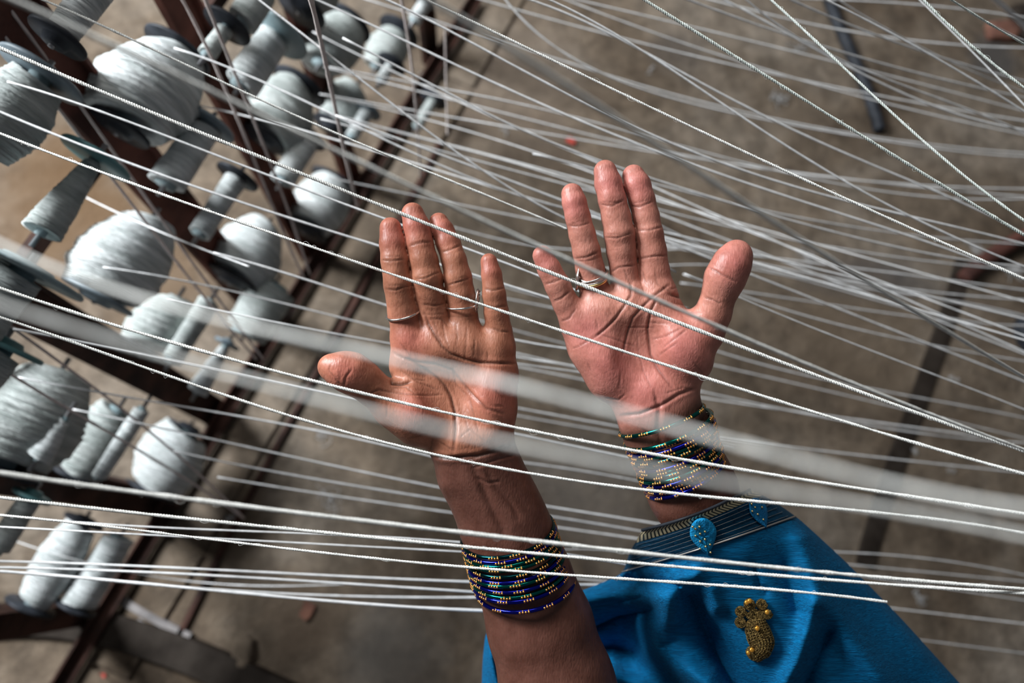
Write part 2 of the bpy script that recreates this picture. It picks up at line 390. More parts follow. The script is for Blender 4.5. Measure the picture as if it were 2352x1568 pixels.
SP = [
 ((150, 82), (222, -40), 36, 'half-bare spool cut by the top edge, left of the biggest full spool', 'thin', (66, 'flange_dark'), None, 'yarn'),
 ((290, 290), (395, 118), 112, 'biggest full spool of white yarn, high on the creel', 'full', (70, 'flange_dark'), (80, 'flange_dark'), 'yarn'),
 ((-30, 350), (78, 175), 82, 'full spool with blue-grey end disc, cut by the left edge near the top', 'barrel', None, (98, 'flange_grey'), 'yarn_dim'),
 ((100, 535), (208, 372), 42, 'slim spool under a bright teal end disc', 'low', None, (82, 'flange_teal'), 'yarn_dim'),
 ((385, 425), (468, 290), 38, 'slim spool with blue-grey disc just below the biggest full spool', 'thin', None, (66, 'flange_grey'), 'yarn'),
 ((245, 680), (330, 500), 100, 'second big full spool, left of the crossing pink threads', 'full', (82, 'flange_grey'), None, 'yarn'),
 ((-40, 770), (38, 625), 48, 'spool mostly hidden behind a large pale disc at the left edge', 'thin', None, (138, 'flange_pale'), 'yarn_dim'),
 ((545, 645), (602, 515), 78, 'full spool with bulging white yarn between the two pairs of pink threads', 'full', (70, 'flange_dark'), None, 'yarn'),
 ((570, 770), (625, 650), 52, 'dusty grey-green spool tucked below a bulging full one', 'thin', None, None, 'yarn_dim'),
 ((462, 540), (537, 410), 26, 'thin bare spool with dark disc, left of the paired pink threads', 'thin', None, (52, 'flange_dark'), 'yarn'),
 ((335, 795), (405, 690), 66, 'short full spool with a dark disc at its lower end', 'full', (70, 'flange_dark'), None, 'yarn_dim'),
 ((400, 830), (475, 690), 24, 'thin tall spool right beside the short full spool', 'thin', None, None, 'yarn_dim'),
 ((462, 905), (508, 790), 24, 'small thin spool with a bright white knob of yarn on top', 'low', None, (30, 'flange_grey'), 'yarn'),
 ((25, 1060), (112, 850), 120, 'huge dusty spool at the lower left edge with streaky windings', 'full', (100, 'flange_dark'), None, 'yarn_dim'),
 ((185, 1085), (262, 940), 62, 'dusty full spool right of the huge streaky one', 'barrel', (58, 'flange_dark'), None, 'yarn_dim'),
 ((85, 1050), (150, 965), 30, 'small bright tapering spool in front of the huge streaky one', 'low', None, None, 'yarn'),
 ((232, 1095), (322, 940), 17, 'thinnest bare spool standing between two full ones', 'thin', None, None, 'yarn'),
 ((355, 1120), (425, 990), 76, 'full white spool nearest the base rail', 'barrel', (60, 'flange_dark'), (52, 'flange_dark'), 'yarn'),
 ((-5, 1262), (62, 1150), 26, 'thin spool with a small teal disc at the left edge', 'thin', None, (44, 'flange_teal'), 'yarn_dim'),
 ((95, 1380), (170, 1205), 50, 'tall spool at the lower left, its disc just above', 'barrel', (56, 'flange_dark'), (46, 'flange_dark'), 'yarn'),
 ((190, 1385), (265, 1235), 36, 'slender spool beside the tall lower left one', 'thin', (46, 'flange_dark'), None, 'yarn'),
 ((560, 205), (625, 75), 38, 'slim spool with a pale blue-grey disc near the top edge', 'thin', None, (78, 'flange_pale'), 'yarn'),
 ((618, 320), (680, 195), 80, 'round full spool hanging behind the second dark post', 'full', (52, 'flange_dark'), (66, 'flange_dark'), 'yarn_dim'),
 ((650, 415), (705, 325), 28, 'short thin spool below the round full spool', 'thin', None, (40, 'flange_dark'), 'yarn'),
 ((705, 520), (765, 425), 64, 'full spool lowest on the creel near the stone slabs', 'barrel', (52, 'flange_dark'), (58, 'flange_dark'), 'yarn'),
 ((740, 160), (790, 45), 64, 'full fuzzy spool near the top edge behind a thick pink thread', 'barrel', None, (60, 'flange_dark'), 'yarn_dim'),
 ((765, 285), (812, 205), 52, 'dusty full spool halfway between creel posts', 'barrel', (44, 'flange_dark'), None, 'yarn_dim'),
 ((868, 170), (910, 60), 46, 'tall greyish spool on the far post', 'barrel', None, (50, 'flange_dark'), 'yarn_dim'),
 ((808, 312), (842, 262), 16, 'tiny bare spool with a blue disc on the far post', 'thin', None, (32, 'flange_grey'), 'yarn'),
 ((875, 190), (895, 150), 13, 'tiny bare spool end beyond the tall greyish spool', 'thin', None, (36, 'flange_dark'), 'yarn'),
 ((955, 262), (995, 262), 12, 'small spool tip with black disc farthest along the creel', 'thin', None, (34, 'flange_dark'), 'yarn_dim'),
 ((952, 55), (975, 0), 16, 'thin bright spool cut by the top edge at the far end', 'thin', None, None, 'yarn'),
 ((480, 130), (512, 62), 20, 'bare pin with a broad black disc behind the second post', 'thin', None, (58, 'flange_dark'), 'yarn_dim'),
 ((560, 60), (600, -30), 34, 'spool peeking in at the top edge over a pale disc', 'thin', None, None, 'yarn_dim'),
 ((700, 20), (740, -60), 56, 'full spool cut by the top edge beside the fuzzy one', 'barrel', (60, 'flange_dark'), None, 'yarn_dim'),
]
SP.append(((-70, 905), (-12, 800), 50, 'spool cut by the left edge with only its teal disc showing', 'thin', None, (95, 'flange_teal'), 'yarn_dim'))
for s_ in SP: spool(s_[0], s_[1], s_[2], s_[3], s_[4], s_[5], s_[6], s_[7])

# ------------------------------------------------------------------ person: implicit surface -> mesh
class Field:
    def __init__(s, lo, hi, h):
        s.lo = np.asarray(lo, float); s.h = h; s.n = np.ceil((np.asarray(hi)-s.lo)/h).astype(int)+1
        s.A = np.full(s.n, .02, np.float32)
    def sub(s, lo, hi):
        i0 = np.clip(np.floor((lo-s.lo)/s.h).astype(int), 0, s.n); i1 = np.clip(np.ceil((hi-s.lo)/s.h).astype(int)+1, 0, s.n)
        g = [(s.lo[k]+s.h*np.arange(i0[k], i1[k])).astype(np.float32) for k in range(3)]
        return tuple(slice(a, b) for a, b in zip(i0, i1)), g
def smin(a, b, k):
    if k <= 0: return np.minimum(a, b)
    h = np.maximum(k-np.abs(a-b), 0)/k; return np.minimum(a, b)-h*h*k*np.float32(.25)
def cone(fld, a, b, ra, rb, k, sz=1.0, A=None):
    A = fld.A if A is None else A
    a = np.array(a, float); b = np.array(b, float); m = k+.004
    R = max(ra, rb)+m
    lo = np.minimum(a, b)-R; hi = np.maximum(a, b)+R
    sl, (x, y, z) = fld.sub(lo, hi)
    if min(len(x), len(y), len(z)) == 0: return
    a2 = a.copy(); b2 = b.copy(); a2[2] /= sz; b2[2] /= sz
    ab = b2-a2; L2 = max(ab.dot(ab), 1e-12)
    X = (x-a2[0])[:, None, None]; Y = (y-a2[1])[None, :, None]; Z = (z/np.float32(sz)-a2[2])[None, None, :]
    t = np.clip((X*ab[0]+Y*ab[1]+Z*ab[2])/L2, 0, 1).astype(np.float32)
    d = np.sqrt((X-t*ab[0])**2+(Y-t*ab[1])**2+(Z-t*ab[2])**2)-(ra+(rb-ra)*t)
    if sz < 1: d = d*np.float32((1+sz)/2)
    A[sl] = smin(A[sl], d.astype(np.float32), k)
def blob(fld, c, rad, k, ang=0.0, A=None, carve=False):
    A = fld.A if A is None else A
    c = np.array(c, float); rad = np.array(rad, float); R = rad.max()+k+.004
    sl, (x, y, z) = fld.sub(c-R, c+R)
    if min(len(x), len(y), len(z)) == 0: return
    X = (x-c[0])[:, None, None]; Y = (y-c[1])[None, :, None]; Z = (z-c[2])[None, None, :]
    ca, sa = math.cos(ang), math.sin(ang); X, Y = X*ca+Y*sa, -X*sa+Y*ca
    k0 = np.sqrt((X/rad[0])**2+(Y/rad[1])**2+(Z/rad[2])**2)
    k1 = np.sqrt((X/rad[0]**2)**2+(Y/rad[1]**2)**2+(Z/rad[2]**2)**2)+1e-9
    d = (k0*(k0-1)/k1).astype(np.float32)
    A[sl] = -smin(-A[sl], d, k) if carve else smin(A[sl], d, k)
def surface_net(fld):
    A = fld.A; ins = A < 0; n = A.shape
    c = np.zeros((n[0]-1, n[1]-1, n[2]-1), np.uint8)
    for dx in (0, 1):
        for dy in (0, 1):
            for dz in (0, 1): c += ins[dx:n[0]-1+dx, dy:n[1]-1+dy, dz:n[2]-1+dz]
    act = (c > 0) & (c < 8); idx = np.argwhere(act)
    ID = np.full(act.shape, -1, np.int32); ID[act] = np.arange(len(idx))
    P = np.zeros((len(idx), 3)); W_ = np.zeros(len(idx))
    cor = [(a, b, c_) for a in (0, 1) for b in (0, 1) for c_ in (0, 1)]
    val = {q: A[idx[:, 0]+q[0], idx[:, 1]+q[1], idx[:, 2]+q[2]].astype(float) for q in cor}
    for q in cor:
        for ax in range(3):
            if q[ax] == 0:
                r = list(q); r[ax] = 1; r = tuple(r); va, vb = val[q], val[r]
                cr = (va < 0) != (vb < 0); t = np.where(cr, va/(va-vb+1e-20), 0)
                p = np.array(q, float)[None]+0*P; p[:, ax] = t
                P[cr] += p[cr]; W_[cr] += 1
    V = fld.lo+fld.h*(idx+P/W_[:, None])
    faces = []
    for ax in range(3):
        o1, o2 = [(1, 2), (2, 0), (0, 1)][ax]
        s0 = [slice(None)]*3; s1 = [slice(None)]*3; s0[ax] = slice(0, -1); s1[ax] = slice(1, None)
        a, b2 = ins[tuple(s0)], ins[tuple(s1)]
        e = np.argwhere(a != b2)
        ok = (e[:, o1] > 0) & (e[:, o2] > 0) & (e[:, o1] < n[o1]-1) & (e[:, o2] < n[o2]-1); e = e[ok]
        fl = a[e[:, 0], e[:, 1], e[:, 2]]
        def cid(d1, d2):
            q = e.copy(); q[:, o1] += d1; q[:, o2] += d2; return ID[q[:, 0], q[:, 1], q[:, 2]]
        Q = np.stack([cid(-1, -1), cid(0, -1), cid(0, 0), cid(-1, 0)], -1)
        Q[~fl] = Q[~fl][:, ::-1]; faces.append(Q)
    Fc = np.concatenate(faces); Fc = Fc[(Fc >= 0).all(1)]
    return V, Fc
def vnormals(V, Fc):
    a, b, c, d = [V[Fc[:, i]] for i in range(4)]; fn = np.cross(c-a, d-b)
    Nn = np.zeros_like(V)
    for k in range(3):
        for i in range(4): Nn[:, k] += np.bincount(Fc[:, i], weights=fn[:, k], minlength=len(V))
    return Nn/(np.linalg.norm(Nn, axis=1)[:, None]+1e-12)
def relax(V, Fc, it=1, lam=.5):
    e = np.concatenate([Fc[:, [0, 1]], Fc[:, [1, 2]], Fc[:, [2, 3]], Fc[:, [3, 0]]])
    cnt = np.bincount(e[:, 0], minlength=len(V))+np.bincount(e[:, 1], minlength=len(V))+1e-9
    for _ in range(it):
        S = np.zeros_like(V)
        for k in range(3): S[:, k] = np.bincount(e[:, 0], weights=V[e[:, 1], k], minlength=len(V))+np.bincount(e[:, 1], weights=V[e[:, 0], k], minlength=len(V))
        V = V+lam*(S/cnt[:, None]-V)
    return V
def pdist(px, py, poly):
    best = np.full(len(px), 1e9); pos = np.zeros(len(px)); n_ = len(poly)-1
    for i in range(n_):
        ax, ay = poly[i]; bx, by = poly[i+1]; dx, dy = bx-ax, by-ay; L2 = dx*dx+dy*dy+1e-9
        t = np.clip(((px-ax)*dx+(py-ay)*dy)/L2, 0, 1); d = np.hypot(px-ax-t*dx, py-ay-t*dy)
        m = d < best; best[m] = d[m]; pos[m] = (i+t[m])/n_
    return best, pos
def sculpt(V, Fc, D, creases, bumps, wristfn):
    """creases: (poly, half width px, depth mm, darkness); bumps: (x, y, rx, ry, mm)."""
    Nn = vnormals(V, Fc); d = -V[:, 2]; px = V[:, 0]/d*F+W/2; py = H/2-V[:, 1]/d*F
    front = np.clip(Nn[:, 2]*1.6+.05, 0, 1); disp = np.zeros(len(V)); dark = np.ones(len(V))
    for x, y, rx, ry, mm in bumps:
        q = ((px-x)/rx)**2+((py-y)/ry)**2; disp += mm*1e-3*np.exp(-q)*front
    for poly, w, mm, dk in creases:
        P = np.array(poly, float); m = (px > P[:, 0].min()-12*w/2) & (px < P[:, 0].max()+6*w) & (py > P[:, 1].min()-6*w) & (py < P[:, 1].max()+6*w) & (front > 0)
        ii = np.nonzero(m)[0]
        if len(ii) == 0: continue
        dd, pos = pdist(px[ii], py[ii], P)
        tp = np.clip(np.minimum(pos, 1-pos)*6+.35, 0, 1)
        g = np.exp(-(dd/w)**2)*tp*front[ii]
        side = np.exp(-((dd-2.4*w)/(1.6*w))**2)*tp*front[ii]
        disp[ii] += (-g*mm+side*mm*.22)*1e-3; dark[ii] *= 1-dk*g
    V2 = V+Nn*disp[:, None]
    palm = wristfn(px, py)*np.clip((Nn[:, 2]+.12)*2.6, 0, 1)
    return V2, px, py, palm, dark

def cp(q, D): return cpt(q[0], q[1], D-(q[3] if len(q) > 3 else 0)*1e-3)
def make_arm(D, fingers, thumb, metas, blobs, carves, arm, lo_px, hi_px, zlo, zhi, h):
    c0 = cpt(lo_px[0], hi_px[1], D); c1 = cpt(hi_px[0], lo_px[1], D)
    f = Field([c0[0], c0[1], -zhi], [c1[0], c1[1], -zlo], h)
    S = D/F
    rs_ = lambda q: (D-(q[3] if len(q) > 3 else 0)*1e-3)/F
    def chain(q, k, sz=1.0, A=None):
        for a, b in zip(q[:-1], q[1:]): cone(f, cp(a, D), cp(b, D), a[2]*rs_(a), b[2]*rs_(b), k, sz, A)
    for mt, kk in metas: chain(mt, kk, .92)
    chain(arm, .010, .80)
    for (x, y, rx, ry, rz, up, ang) in blobs: blob(f, cpt(x, y, D-up*1e-3), (rx*S, ry*S, rz*1e-3), .009, ang)
    for (x, y, rx, ry, rz, up, ang) in carves: blob(f, cpt(x, y, D-up*1e-3), (rx*S, ry*S, rz*1e-3), .008, ang, carve=True)
    Ff = np.full_like(f.A, .02)
    for fg in fingers:
        g = Field.__new__(Field); g.lo = f.lo; g.h = f.h; g.n = f.n
        tmp = np.full_like(f.A[:, :, :1], 0)  # placeholder to keep memory small
        # each finger is smooth in itself, hard against its neighbours
        P = np.array([cp(a, D) for a in fg]); R = max(a[2] for a in fg)*S+.006
        sl, _ = f.sub(P.min(0)-R, P.max(0)+R)
        loc = Field.__new__(Field); loc.h = h; loc.lo = f.lo+h*np.array([s_.start for s_ in sl]); loc.n = np.array([s_.stop-s_.start for s_ in sl]); loc.A = np.full(loc.n, .02, np.float32)
        for a, b in zip(fg[:-1], fg[1:]): cone(loc, cp(a, D), cp(b, D), a[2]*S, b[2]*S, .0016, .94)
        Ff[sl] = np.minimum(Ff[sl], loc.A)
    P = [cp(a, D) for a in thumb]
    f.A = smin(f.A, Ff, .0050)
    for a, b in zip(thumb[:-1], thumb[1:]): cone(f, cp(a, D), cp(b, D), a[2]*S, b[2]*S, .005, .86)
    V, Fc = surface_net(f); V = relax(V, Fc, 2, .5)
    return V, Fc

HV = .00085
# ---- left hand of the person (thumb towards the spools)
DL = .500
L_f = [[(897, 524, 25, 4), (902, 560, 30, 5), (907, 598, 31.5, 6), (915, 654, 33, 6), (927, 717, 36, 3), (938, 770, 37, 0)],
       [(948, 491, 26, 2), (957, 520, 30, 4), (964, 559, 30.5, 5), (974, 600, 32, 6), (981, 638, 34.5, 6), (987, 677, 34, 4), (997, 725, 35, 1), (1006, 775, 36, 0)],
       [(1008, 511, 23, -3), (1017, 530, 26, -1), (1030, 559, 28, 1), (1043, 598, 28.5, 3), (1052, 638, 31.5, 4), (1058, 677, 33, 3), (1064, 722, 33, 1), (1070, 775, 36, 0)],
       [(1123, 601, 19.5, 5), (1129, 630, 23, 6), (1135, 677, 26.5, 6), (1140, 717, 28, 4), (1146, 760, 30, 1), (1146, 795, 34, 0)]]
L_t = [(757, 842, 26, 22), (783, 849, 37, 22), (808, 857, 43, 20), (835, 873, 39, 17), (862, 897, 36, 14), (905, 930, 48, 9), (960, 965, 60, 3)]
L_m = [([(939, 780, 40), (940, 840, 41), (975, 930, 50), (1040, 1000, 54)], .006), ([(1003, 775, 40), (1020, 880, 44), (1070, 1000, 52)], .006),
       ([(1070, 775, 40), (1080, 880, 44), (1095, 1000, 50)], .006), ([(1143, 800, 38), (1144, 860, 43), (1134, 940, 44), (1120, 995, 48)], .006)]
L_b = [(955, 945, 78, 62, 17, 8, -.6), (1125, 925, 54, 92, 15, 4, .05), (1040, 805, 120, 46, 12, 3, 0), (1075, 1005, 88, 44, 16, 0, .15)]
L_c = [(1030, 885, 62, 62, 9, 20.5, .3)]
L_a = [(1085, 1030, 86, -3), (1100, 1075, 90, -5), (1141, 1159, 91, -7), (1167, 1225, 95, -8), (1204, 1326, 103, -9), (1240, 1435, 115, -10), (1279, 1568, 125, -11), (1350, 1780, 138, -14)]
def lz(*p): return [(700+x/2.528, 440+y/2.528) for x, y in p]
def az(*p): return [(960+x/2.76, 1000+y/2.76) for x, y in p]
LC = []
def c(l, pts, w=2.6, mm=.5, dk=.35): l.append((pts, w*.84, mm*.78, dk*.92))
for p in ([(445, 395), (500, 402), (575, 392)], [(470, 565), (530, 572), (565, 556), (630, 542)], [(610, 315), (660, 300), (735, 290)], [(640, 507), (700, 502), (750, 478), (790, 464)],
          [(800, 350), (850, 335), (905, 310)], [(830, 542), (890, 525), (960, 500)], [(1045, 565), (1100, 573), (1165, 556)], [(1045, 662), (1100, 673), (1180, 660)],
          [(690, 655), (750, 662), (810, 650)], [(1090, 792), (1130, 810), (1185, 816)], [(272, 1030), (240, 1075), (228, 1125)], [(385, 1168), (430, 1150), (500, 1165)]): c(LC, lz(*p), 2.5, .55, .45)
for p in ([(480, 545), (560, 542), (625, 530)], [(655, 492), (740, 466)], [(835, 520), (950, 488)], [(680, 712), (750, 714), (820, 705)], [(840, 720), (900, 730), (990, 715)],
          [(200, 1045), (206, 1085)], [(470, 100), (471, 101)], [(450, 380), (560, 375)], [(620, 300), (700, 285)], [(1060, 680), (1170, 672)]): c(LC, lz(*p), 2.0, .28, .25)
c(LC, lz((695, 705), (720, 770), (760, 840), (800, 900), (850, 940), (930, 970), (1020, 992), (1120, 998), (1225, 998)), 3.6, 1.25, .6)
c(LC, lz((512, 935), (570, 965), (660, 990), (760, 1002), (860, 1035), (920, 1110), (960, 1160), (1010, 1210), (1060, 1260), (1150, 1290)), 3.2, .9, .5)
c(LC, lz((600, 970), (700, 1030), (770, 1080), (815, 1125), (850, 1190), (873, 1280), (878, 1380), (868, 1500)), 3.8, 1.4, .6)
c(LC, lz((500, 1060), (507, 1115), (560, 1120), (615, 1105)), 4.0, 1.6, .6)
for p in ([(500, 1165), (600, 1180), (700, 1185), (800, 1180)], [(520, 1140), (590, 1138), (640, 1175)], [(750, 750), (770, 830), (800, 890)], [(800, 760), (815, 850), (850, 930)], [(880, 760), (888, 850), (880, 900)],
          [(940, 790), (935, 900), (930, 975)], [(985, 860), (980, 960)], [(1060, 930), (1066, 985)], [(960, 1200), (985, 1300), (1010, 1400)], [(1075, 1240), (1150, 1246)], [(900, 1430), (960, 1380), (1050, 1450)],
          [(480, 1180), (478, 1310)], [(610, 1430), (720, 1400)], [(730, 1500), (745, 1430)], [(780, 1450), (860, 1500)], [(860, 1030), (880, 1120), (940, 1180)], [(560, 880), (620, 960)], [(1100, 1150), (1150, 1200)],
          [(720, 740), (790, 740), (840, 790)], [(930, 1310), (960, 1420)], [(150, 1000), (140, 1040), (200, 1110), (240, 1140)], [(560, 1040), (640, 1090), (700, 1100)], [(600, 1075), (690, 1120), (770, 1150)]): c(LC, lz(*p), 2.2, .42, .3)
c(LC, lz((720, 1535), (850, 1545), (1000, 1530), (1100, 1500), (1160, 1475)), 4.5, 2.0, .55)
for p in ([(120, 140), (330, 150), (520, 95), (600, 70)], [(350, 205), (500, 152), (625, 120)], [(370, 270), (450, 300), (520, 290)]): c(LC, az(*p), 3.0, .7, .3)
c(LC, az((335, 190), (400, 300), (455, 430), (520, 560), (560, 640)), 11, 1.9, .05)
c(LC, az((430, 230), (500, 330), (590, 430), (640, 520)), 7, 1.1, .05)
LB = [(940, 775, 34, 30, 1.6), (1040, 790, 26, 34, 1.7), (1082, 800, 22, 34, 1.7), (1142, 800, 26, 40, 1.6), (1130, 905, 40, 60, 1.5), (1000, 760, 18, 22, .6), (950, 950, 45, 40, 1.5),
      (1118, 1005, 34, 26, 2.2), (1060, 1010, 34, 26, 1.4), (1020, 1120, 16, 60, 1.0), (902, 625, 20, 24, .7), (966, 580, 20, 26, .7), (978, 650, 20, 16, .7), (1048, 600, 18, 26, .6)]
V1, F1 = make_arm(DL, L_f, L_t, L_m, L_b, L_c, L_a, (712, 445), (1450, 1720), .44, .625, HV)
def wl(px, py):
    d, _ = pdist(px, py, lz((700, 1535), (850, 1548), (1000, 1535), (1100, 1505), (1210, 1450)))
    s = np.interp(px, [980, 1036, 1096, 1135, 1180], [1047, 1052, 1048, 1035, 1012])
    return np.clip((s-py)/14+.5, 0, 1)
V1, px1, py1, palm1, dark1 = sculpt(V1, F1, DL, LC, LB, wl)

# ---- right hand (nearer the sari sleeve)
DR = .505
R_f = [[(1246, 587, 23, 7), (1261, 617, 26.5, 7), (1281, 656, 29, 6), (1299, 696, 29.5, 4), (1322, 745, 33, 1), (1345, 790, 36, 0)],
       [(1314, 446, 25, 5), (1319, 465, 27.5, 6), (1327, 498, 28.5, 6), (1337, 538, 30, 6), (1347, 577, 31.5, 5), (1355, 617, 33, 3), (1366, 670, 34, 0), (1378, 720, 36, 0)],
       [(1390, 394, 26.5, 4), (1397, 422, 31, 5), (1406, 459, 31.5, 6), (1415, 498, 33, 6), (1423, 538, 35, 6), (1427, 577, 33.5, 4), (1434, 630, 32, 1), (1442, 690, 36, 0)],
       [(1455, 404, 26, 0), (1463, 425, 31, 2), (1474, 459, 30, 3), (1484, 498, 30, 4), (1491, 538, 32, 4), (1497, 577, 33.5, 3), (1502, 625, 36, 1), (1512, 690, 40, 0)]]
R_t = [(1693, 584, 32, 22), (1682, 604, 39.5, 22), (1664, 641, 42, 20), (1650, 680, 34, 17), (1638, 720, 37, 14), (1612, 760, 48, 9), (1570, 800, 62, 3)]
R_m = [([(1332, 760, 36), (1350, 800, 40), (1400, 870, 46), (1470, 915, 50)], .006), ([(1378, 715, 40), (1420, 800, 46), (1480, 900, 52)], .006),
       ([(1442, 690, 42), (1460, 790, 46), (1500, 900, 52)], .006), ([(1512, 680, 43), (1528, 740, 46), (1540, 820, 52), (1535, 890, 52)], .006)]
R_b = [(1570, 800, 62, 84, 17, 8, .5), (1395, 830, 56, 92, 14, 4, .62), (1430, 725, 130, 48, 12, 3, 0), (1510, 900, 88, 44, 15, 0, .25)]
R_c = [(1470, 800, 50, 66, 9, 20.5, -.2)]
R_a = [(1508, 930, 88, -2), (1518, 960, 89, -4), (1548, 1030, 93, -8), (1588, 1120, 95, -13), (1640, 1230, 96, -32), (1700, 1350, 100, -52), (1790, 1500, 106, -70), (1900, 1700, 112, -88)]
def rz(*p): return [(1200+x/2.529, 340+y/2.529) for x, y in p]
RC = []
for p in ([(135, 790), (170, 780), (230, 760)], [(185, 890), (230, 870), (275, 830)], [(225, 1005), (270, 990), (312, 930)], [(270, 450), (330, 452), (385, 435)], [(300, 640), (370, 635), (445, 600)],
          [(450, 325), (520, 336), (590, 300)], [(470, 517), (550, 522), (640, 490)], [(630, 335), (680, 342), (755, 310)], [(665, 477), (740, 477), (815, 455)], [(510, 722), (560, 692), (650, 680)],
          [(680, 642), (750, 630), (840, 622)], [(1080, 690), (1150, 730), (1240, 775)], [(1055, 865), (1110, 882), (1150, 905)]): c(RC, rz(*p), 2.5, .55, .45)
for p in ([(310, 658), (400, 652), (460, 625)], [(480, 500), (560, 502), (630, 478)], [(280, 440), (370, 425)], [(460, 312), (560, 318)], [(640, 322), (740, 300)], [(1120, 705), (1140, 722)]): c(RC, rz(*p), 2.0, .28, .25)
c(RC, rz((632, 780), (630, 860), (590, 920), (540, 990), (470, 1060), (410, 1108)), 3.2, 1.0, .5)
c(RC, rz((850, 795), (780, 850), (700, 920), (640, 980), (612, 1060), (590, 1150), (580, 1200)), 3.2, 1.0, .5)
c(RC, rz((790, 860), (745, 950), (727, 1050), (735, 1120), (745, 1200), (790, 1290), (870, 1392)), 3.4, 1.1, .5)
c(RC, rz((850, 850), (930, 870), (985, 890), (1015, 912)), 4.2, 1.5, .55)
for p in ([(400, 1110), (330, 1150), (290, 1165)], [(670, 1080), (672, 1160), (700, 1290), (745, 1390)], [(640, 830), (612, 760), (590, 700)], [(500, 930), (515, 970)], [(480, 950), (500, 985)], [(860, 820), (920, 800)],
          [(870, 900), (950, 915), (1000, 930)], [(770, 900), (900, 945), (1040, 960)], [(740, 980), (860, 985)], [(740, 1012), (865, 1022)], [(600, 1040), (760, 1042)], [(760, 1110), (840, 1090), (920, 1050)],
          [(800, 1200), (900, 1130)], [(820, 1160), (960, 1050)], [(990, 1240), (1050, 1310)], [(570, 1300), (560, 1400)], [(380, 1250), (402, 1290)], [(480, 1450), (560, 1462), (600, 1425)], [(830, 1425), (930, 1392), (1000, 1400)],
          [(780, 1500), (762, 1400)], [(700, 720), (720, 790)], [(770, 700), (780, 790), (860, 840)], [(600, 900), (640, 960)], [(440, 1080), (560, 1120), (650, 1150)], [(560, 1180), (700, 1220)], [(430, 1000), (440, 1050)]): c(RC, rz(*p), 2.2, .42, .3)
c(RC, [(1425, 955), (1470, 950), (1520, 930), (1560, 905), (1600, 890)], 4.0, 1.2, .4)
c(RC, [(1505, 905), (1515, 935), (1512, 990), (1530, 1060)], 7, 1.1, .05)
c(RC, [(1475, 985), (1495, 998)], 2, .4, .4); c(RC, [(1560, 1115), (1600, 1130), (1650, 1135)], 3.5, .7, .4)
RB = [(1345, 745, 30, 32, 1.6), (1400, 715, 26, 34, 1.4), (1450, 700, 20, 30, 1.3), (1505, 690, 34, 34, 1.9), (1390, 830, 44, 66, 1.4), (1565, 800, 50, 50, 1.4), (1490, 900, 44, 30, 1.2), (1470, 660, 16, 16, .8),
      (1320, 480, 18, 24, .7), (1398, 445, 20, 26, .7), (1470, 440, 20, 26, .7), (1675, 620, 28, 30, .8)]
V2, F2 = make_arm(DR, R_f, R_t, R_m, R_b, R_c, R_a, (1205, 350), (1960, 1660), .445, .64, HV)
def wr(px, py): return np.clip((np.interp(px, [1420, 1500, 1560, 1610], [968, 955, 925, 895])+18-py)/26+.5, 0, 1)
V2, px2, py2, palm2, dark2 = sculpt(V2, F2, DR, RC, RB, wr)

# ---- upper arms, shoulders and trunk, coarser, hidden by the sari and outside the frame
tf = Field([-.10, -.95, -1.10], [.52, -.24, -.42], .008)
for a, b_, ra, rb in (((.049, -.280, -.513), (.062, -.38, -.535), .0375, .042), ((.062, -.38, -.535), (.06, -.70, -.52), .044, .055), ((.06, -.70, -.52), (.12, -.76, -.54), .055, .07),
                      ((.238, -.295, -.582), (.31, -.42, -.60), .036, .042), ((.31, -.42, -.60), (.36, -.70, -.52), .044, .055), ((.36, -.70, -.52), (.30, -.76, -.54), .055, .07),
                      ((.12, -.76, -.56), (.30, -.76, -.56), .085, .085), ((.21, -.76, -.60), (.21, -.74, -.98), .125, .12)):
    cone(tf, a, b_, ra, rb, .03)
V3, F3 = surface_net(tf)
col = []
def pig(Nv, palm, dark, py, px):
    palmc = np.array([.47, .205, .145]); armc = np.array([.155, .066, .045]); tip = np.array([.50, .165, .130])
    return palmc, armc, tip
def colour(V, palm, dark, px, py, tips, palmc=(.43, .175, .105), tipc=(.50, .155, .115)):
    palmc = np.array(palmc); armc = np.array([.150, .060, .042]); tipc = np.array(tipc)
    C = armc+(palmc-armc)*palm[:, None]
    for x, y, r in tips:
        g = np.exp(-((px-x)**2+(py-y)**2)/(r*r))*palm; C = C+(tipc-C)*(.8*g)[:, None]
    return C*dark[:, None]
C1 = colour(V1, palm1, dark1, px1, py1, [(900, 535, 45), (952, 505, 42), (1015, 525, 42), (1125, 610, 34), (790, 850, 45), (940, 780, 45), (1140, 905, 60), (950, 940, 40)])
C2 = colour(V2, palm2, dark2, px2, py2, [(1250, 595, 36), (1317, 470, 42), (1395, 415, 45), (1465, 425, 45), (1685, 600, 55), (1345, 760, 50), (1480, 900, 70), (1570, 800, 70), (1400, 840, 60)], (.50, .21, .155), (.55, .18, .155))
C3 = np.tile([.17, .072, .05], (len(V3), 1))
person = empty('person', c2w((.21, -.76, -1.0)))
tag(person, 'person in a blue sari holding both open palms up under the threads', 'person')
VV = np.concatenate([V1, V2, V3]); FF = np.concatenate([F1, F2+len(V1), F3+len(V1)+len(V2)])
body = mesh_obj('body', c2w(VV), FF, M['skin'], person)
ca = body.data.color_attributes.new('pigment', 'FLOAT_COLOR', 'POINT')
CC = np.concatenate([C1, C2, C3]); CC = np.concatenate([CC, np.ones((len(CC), 1))], 1)
ca.data.foreach_set('color', CC.astype(np.float32).ravel())
print('BODY', len(VV), len(FF))

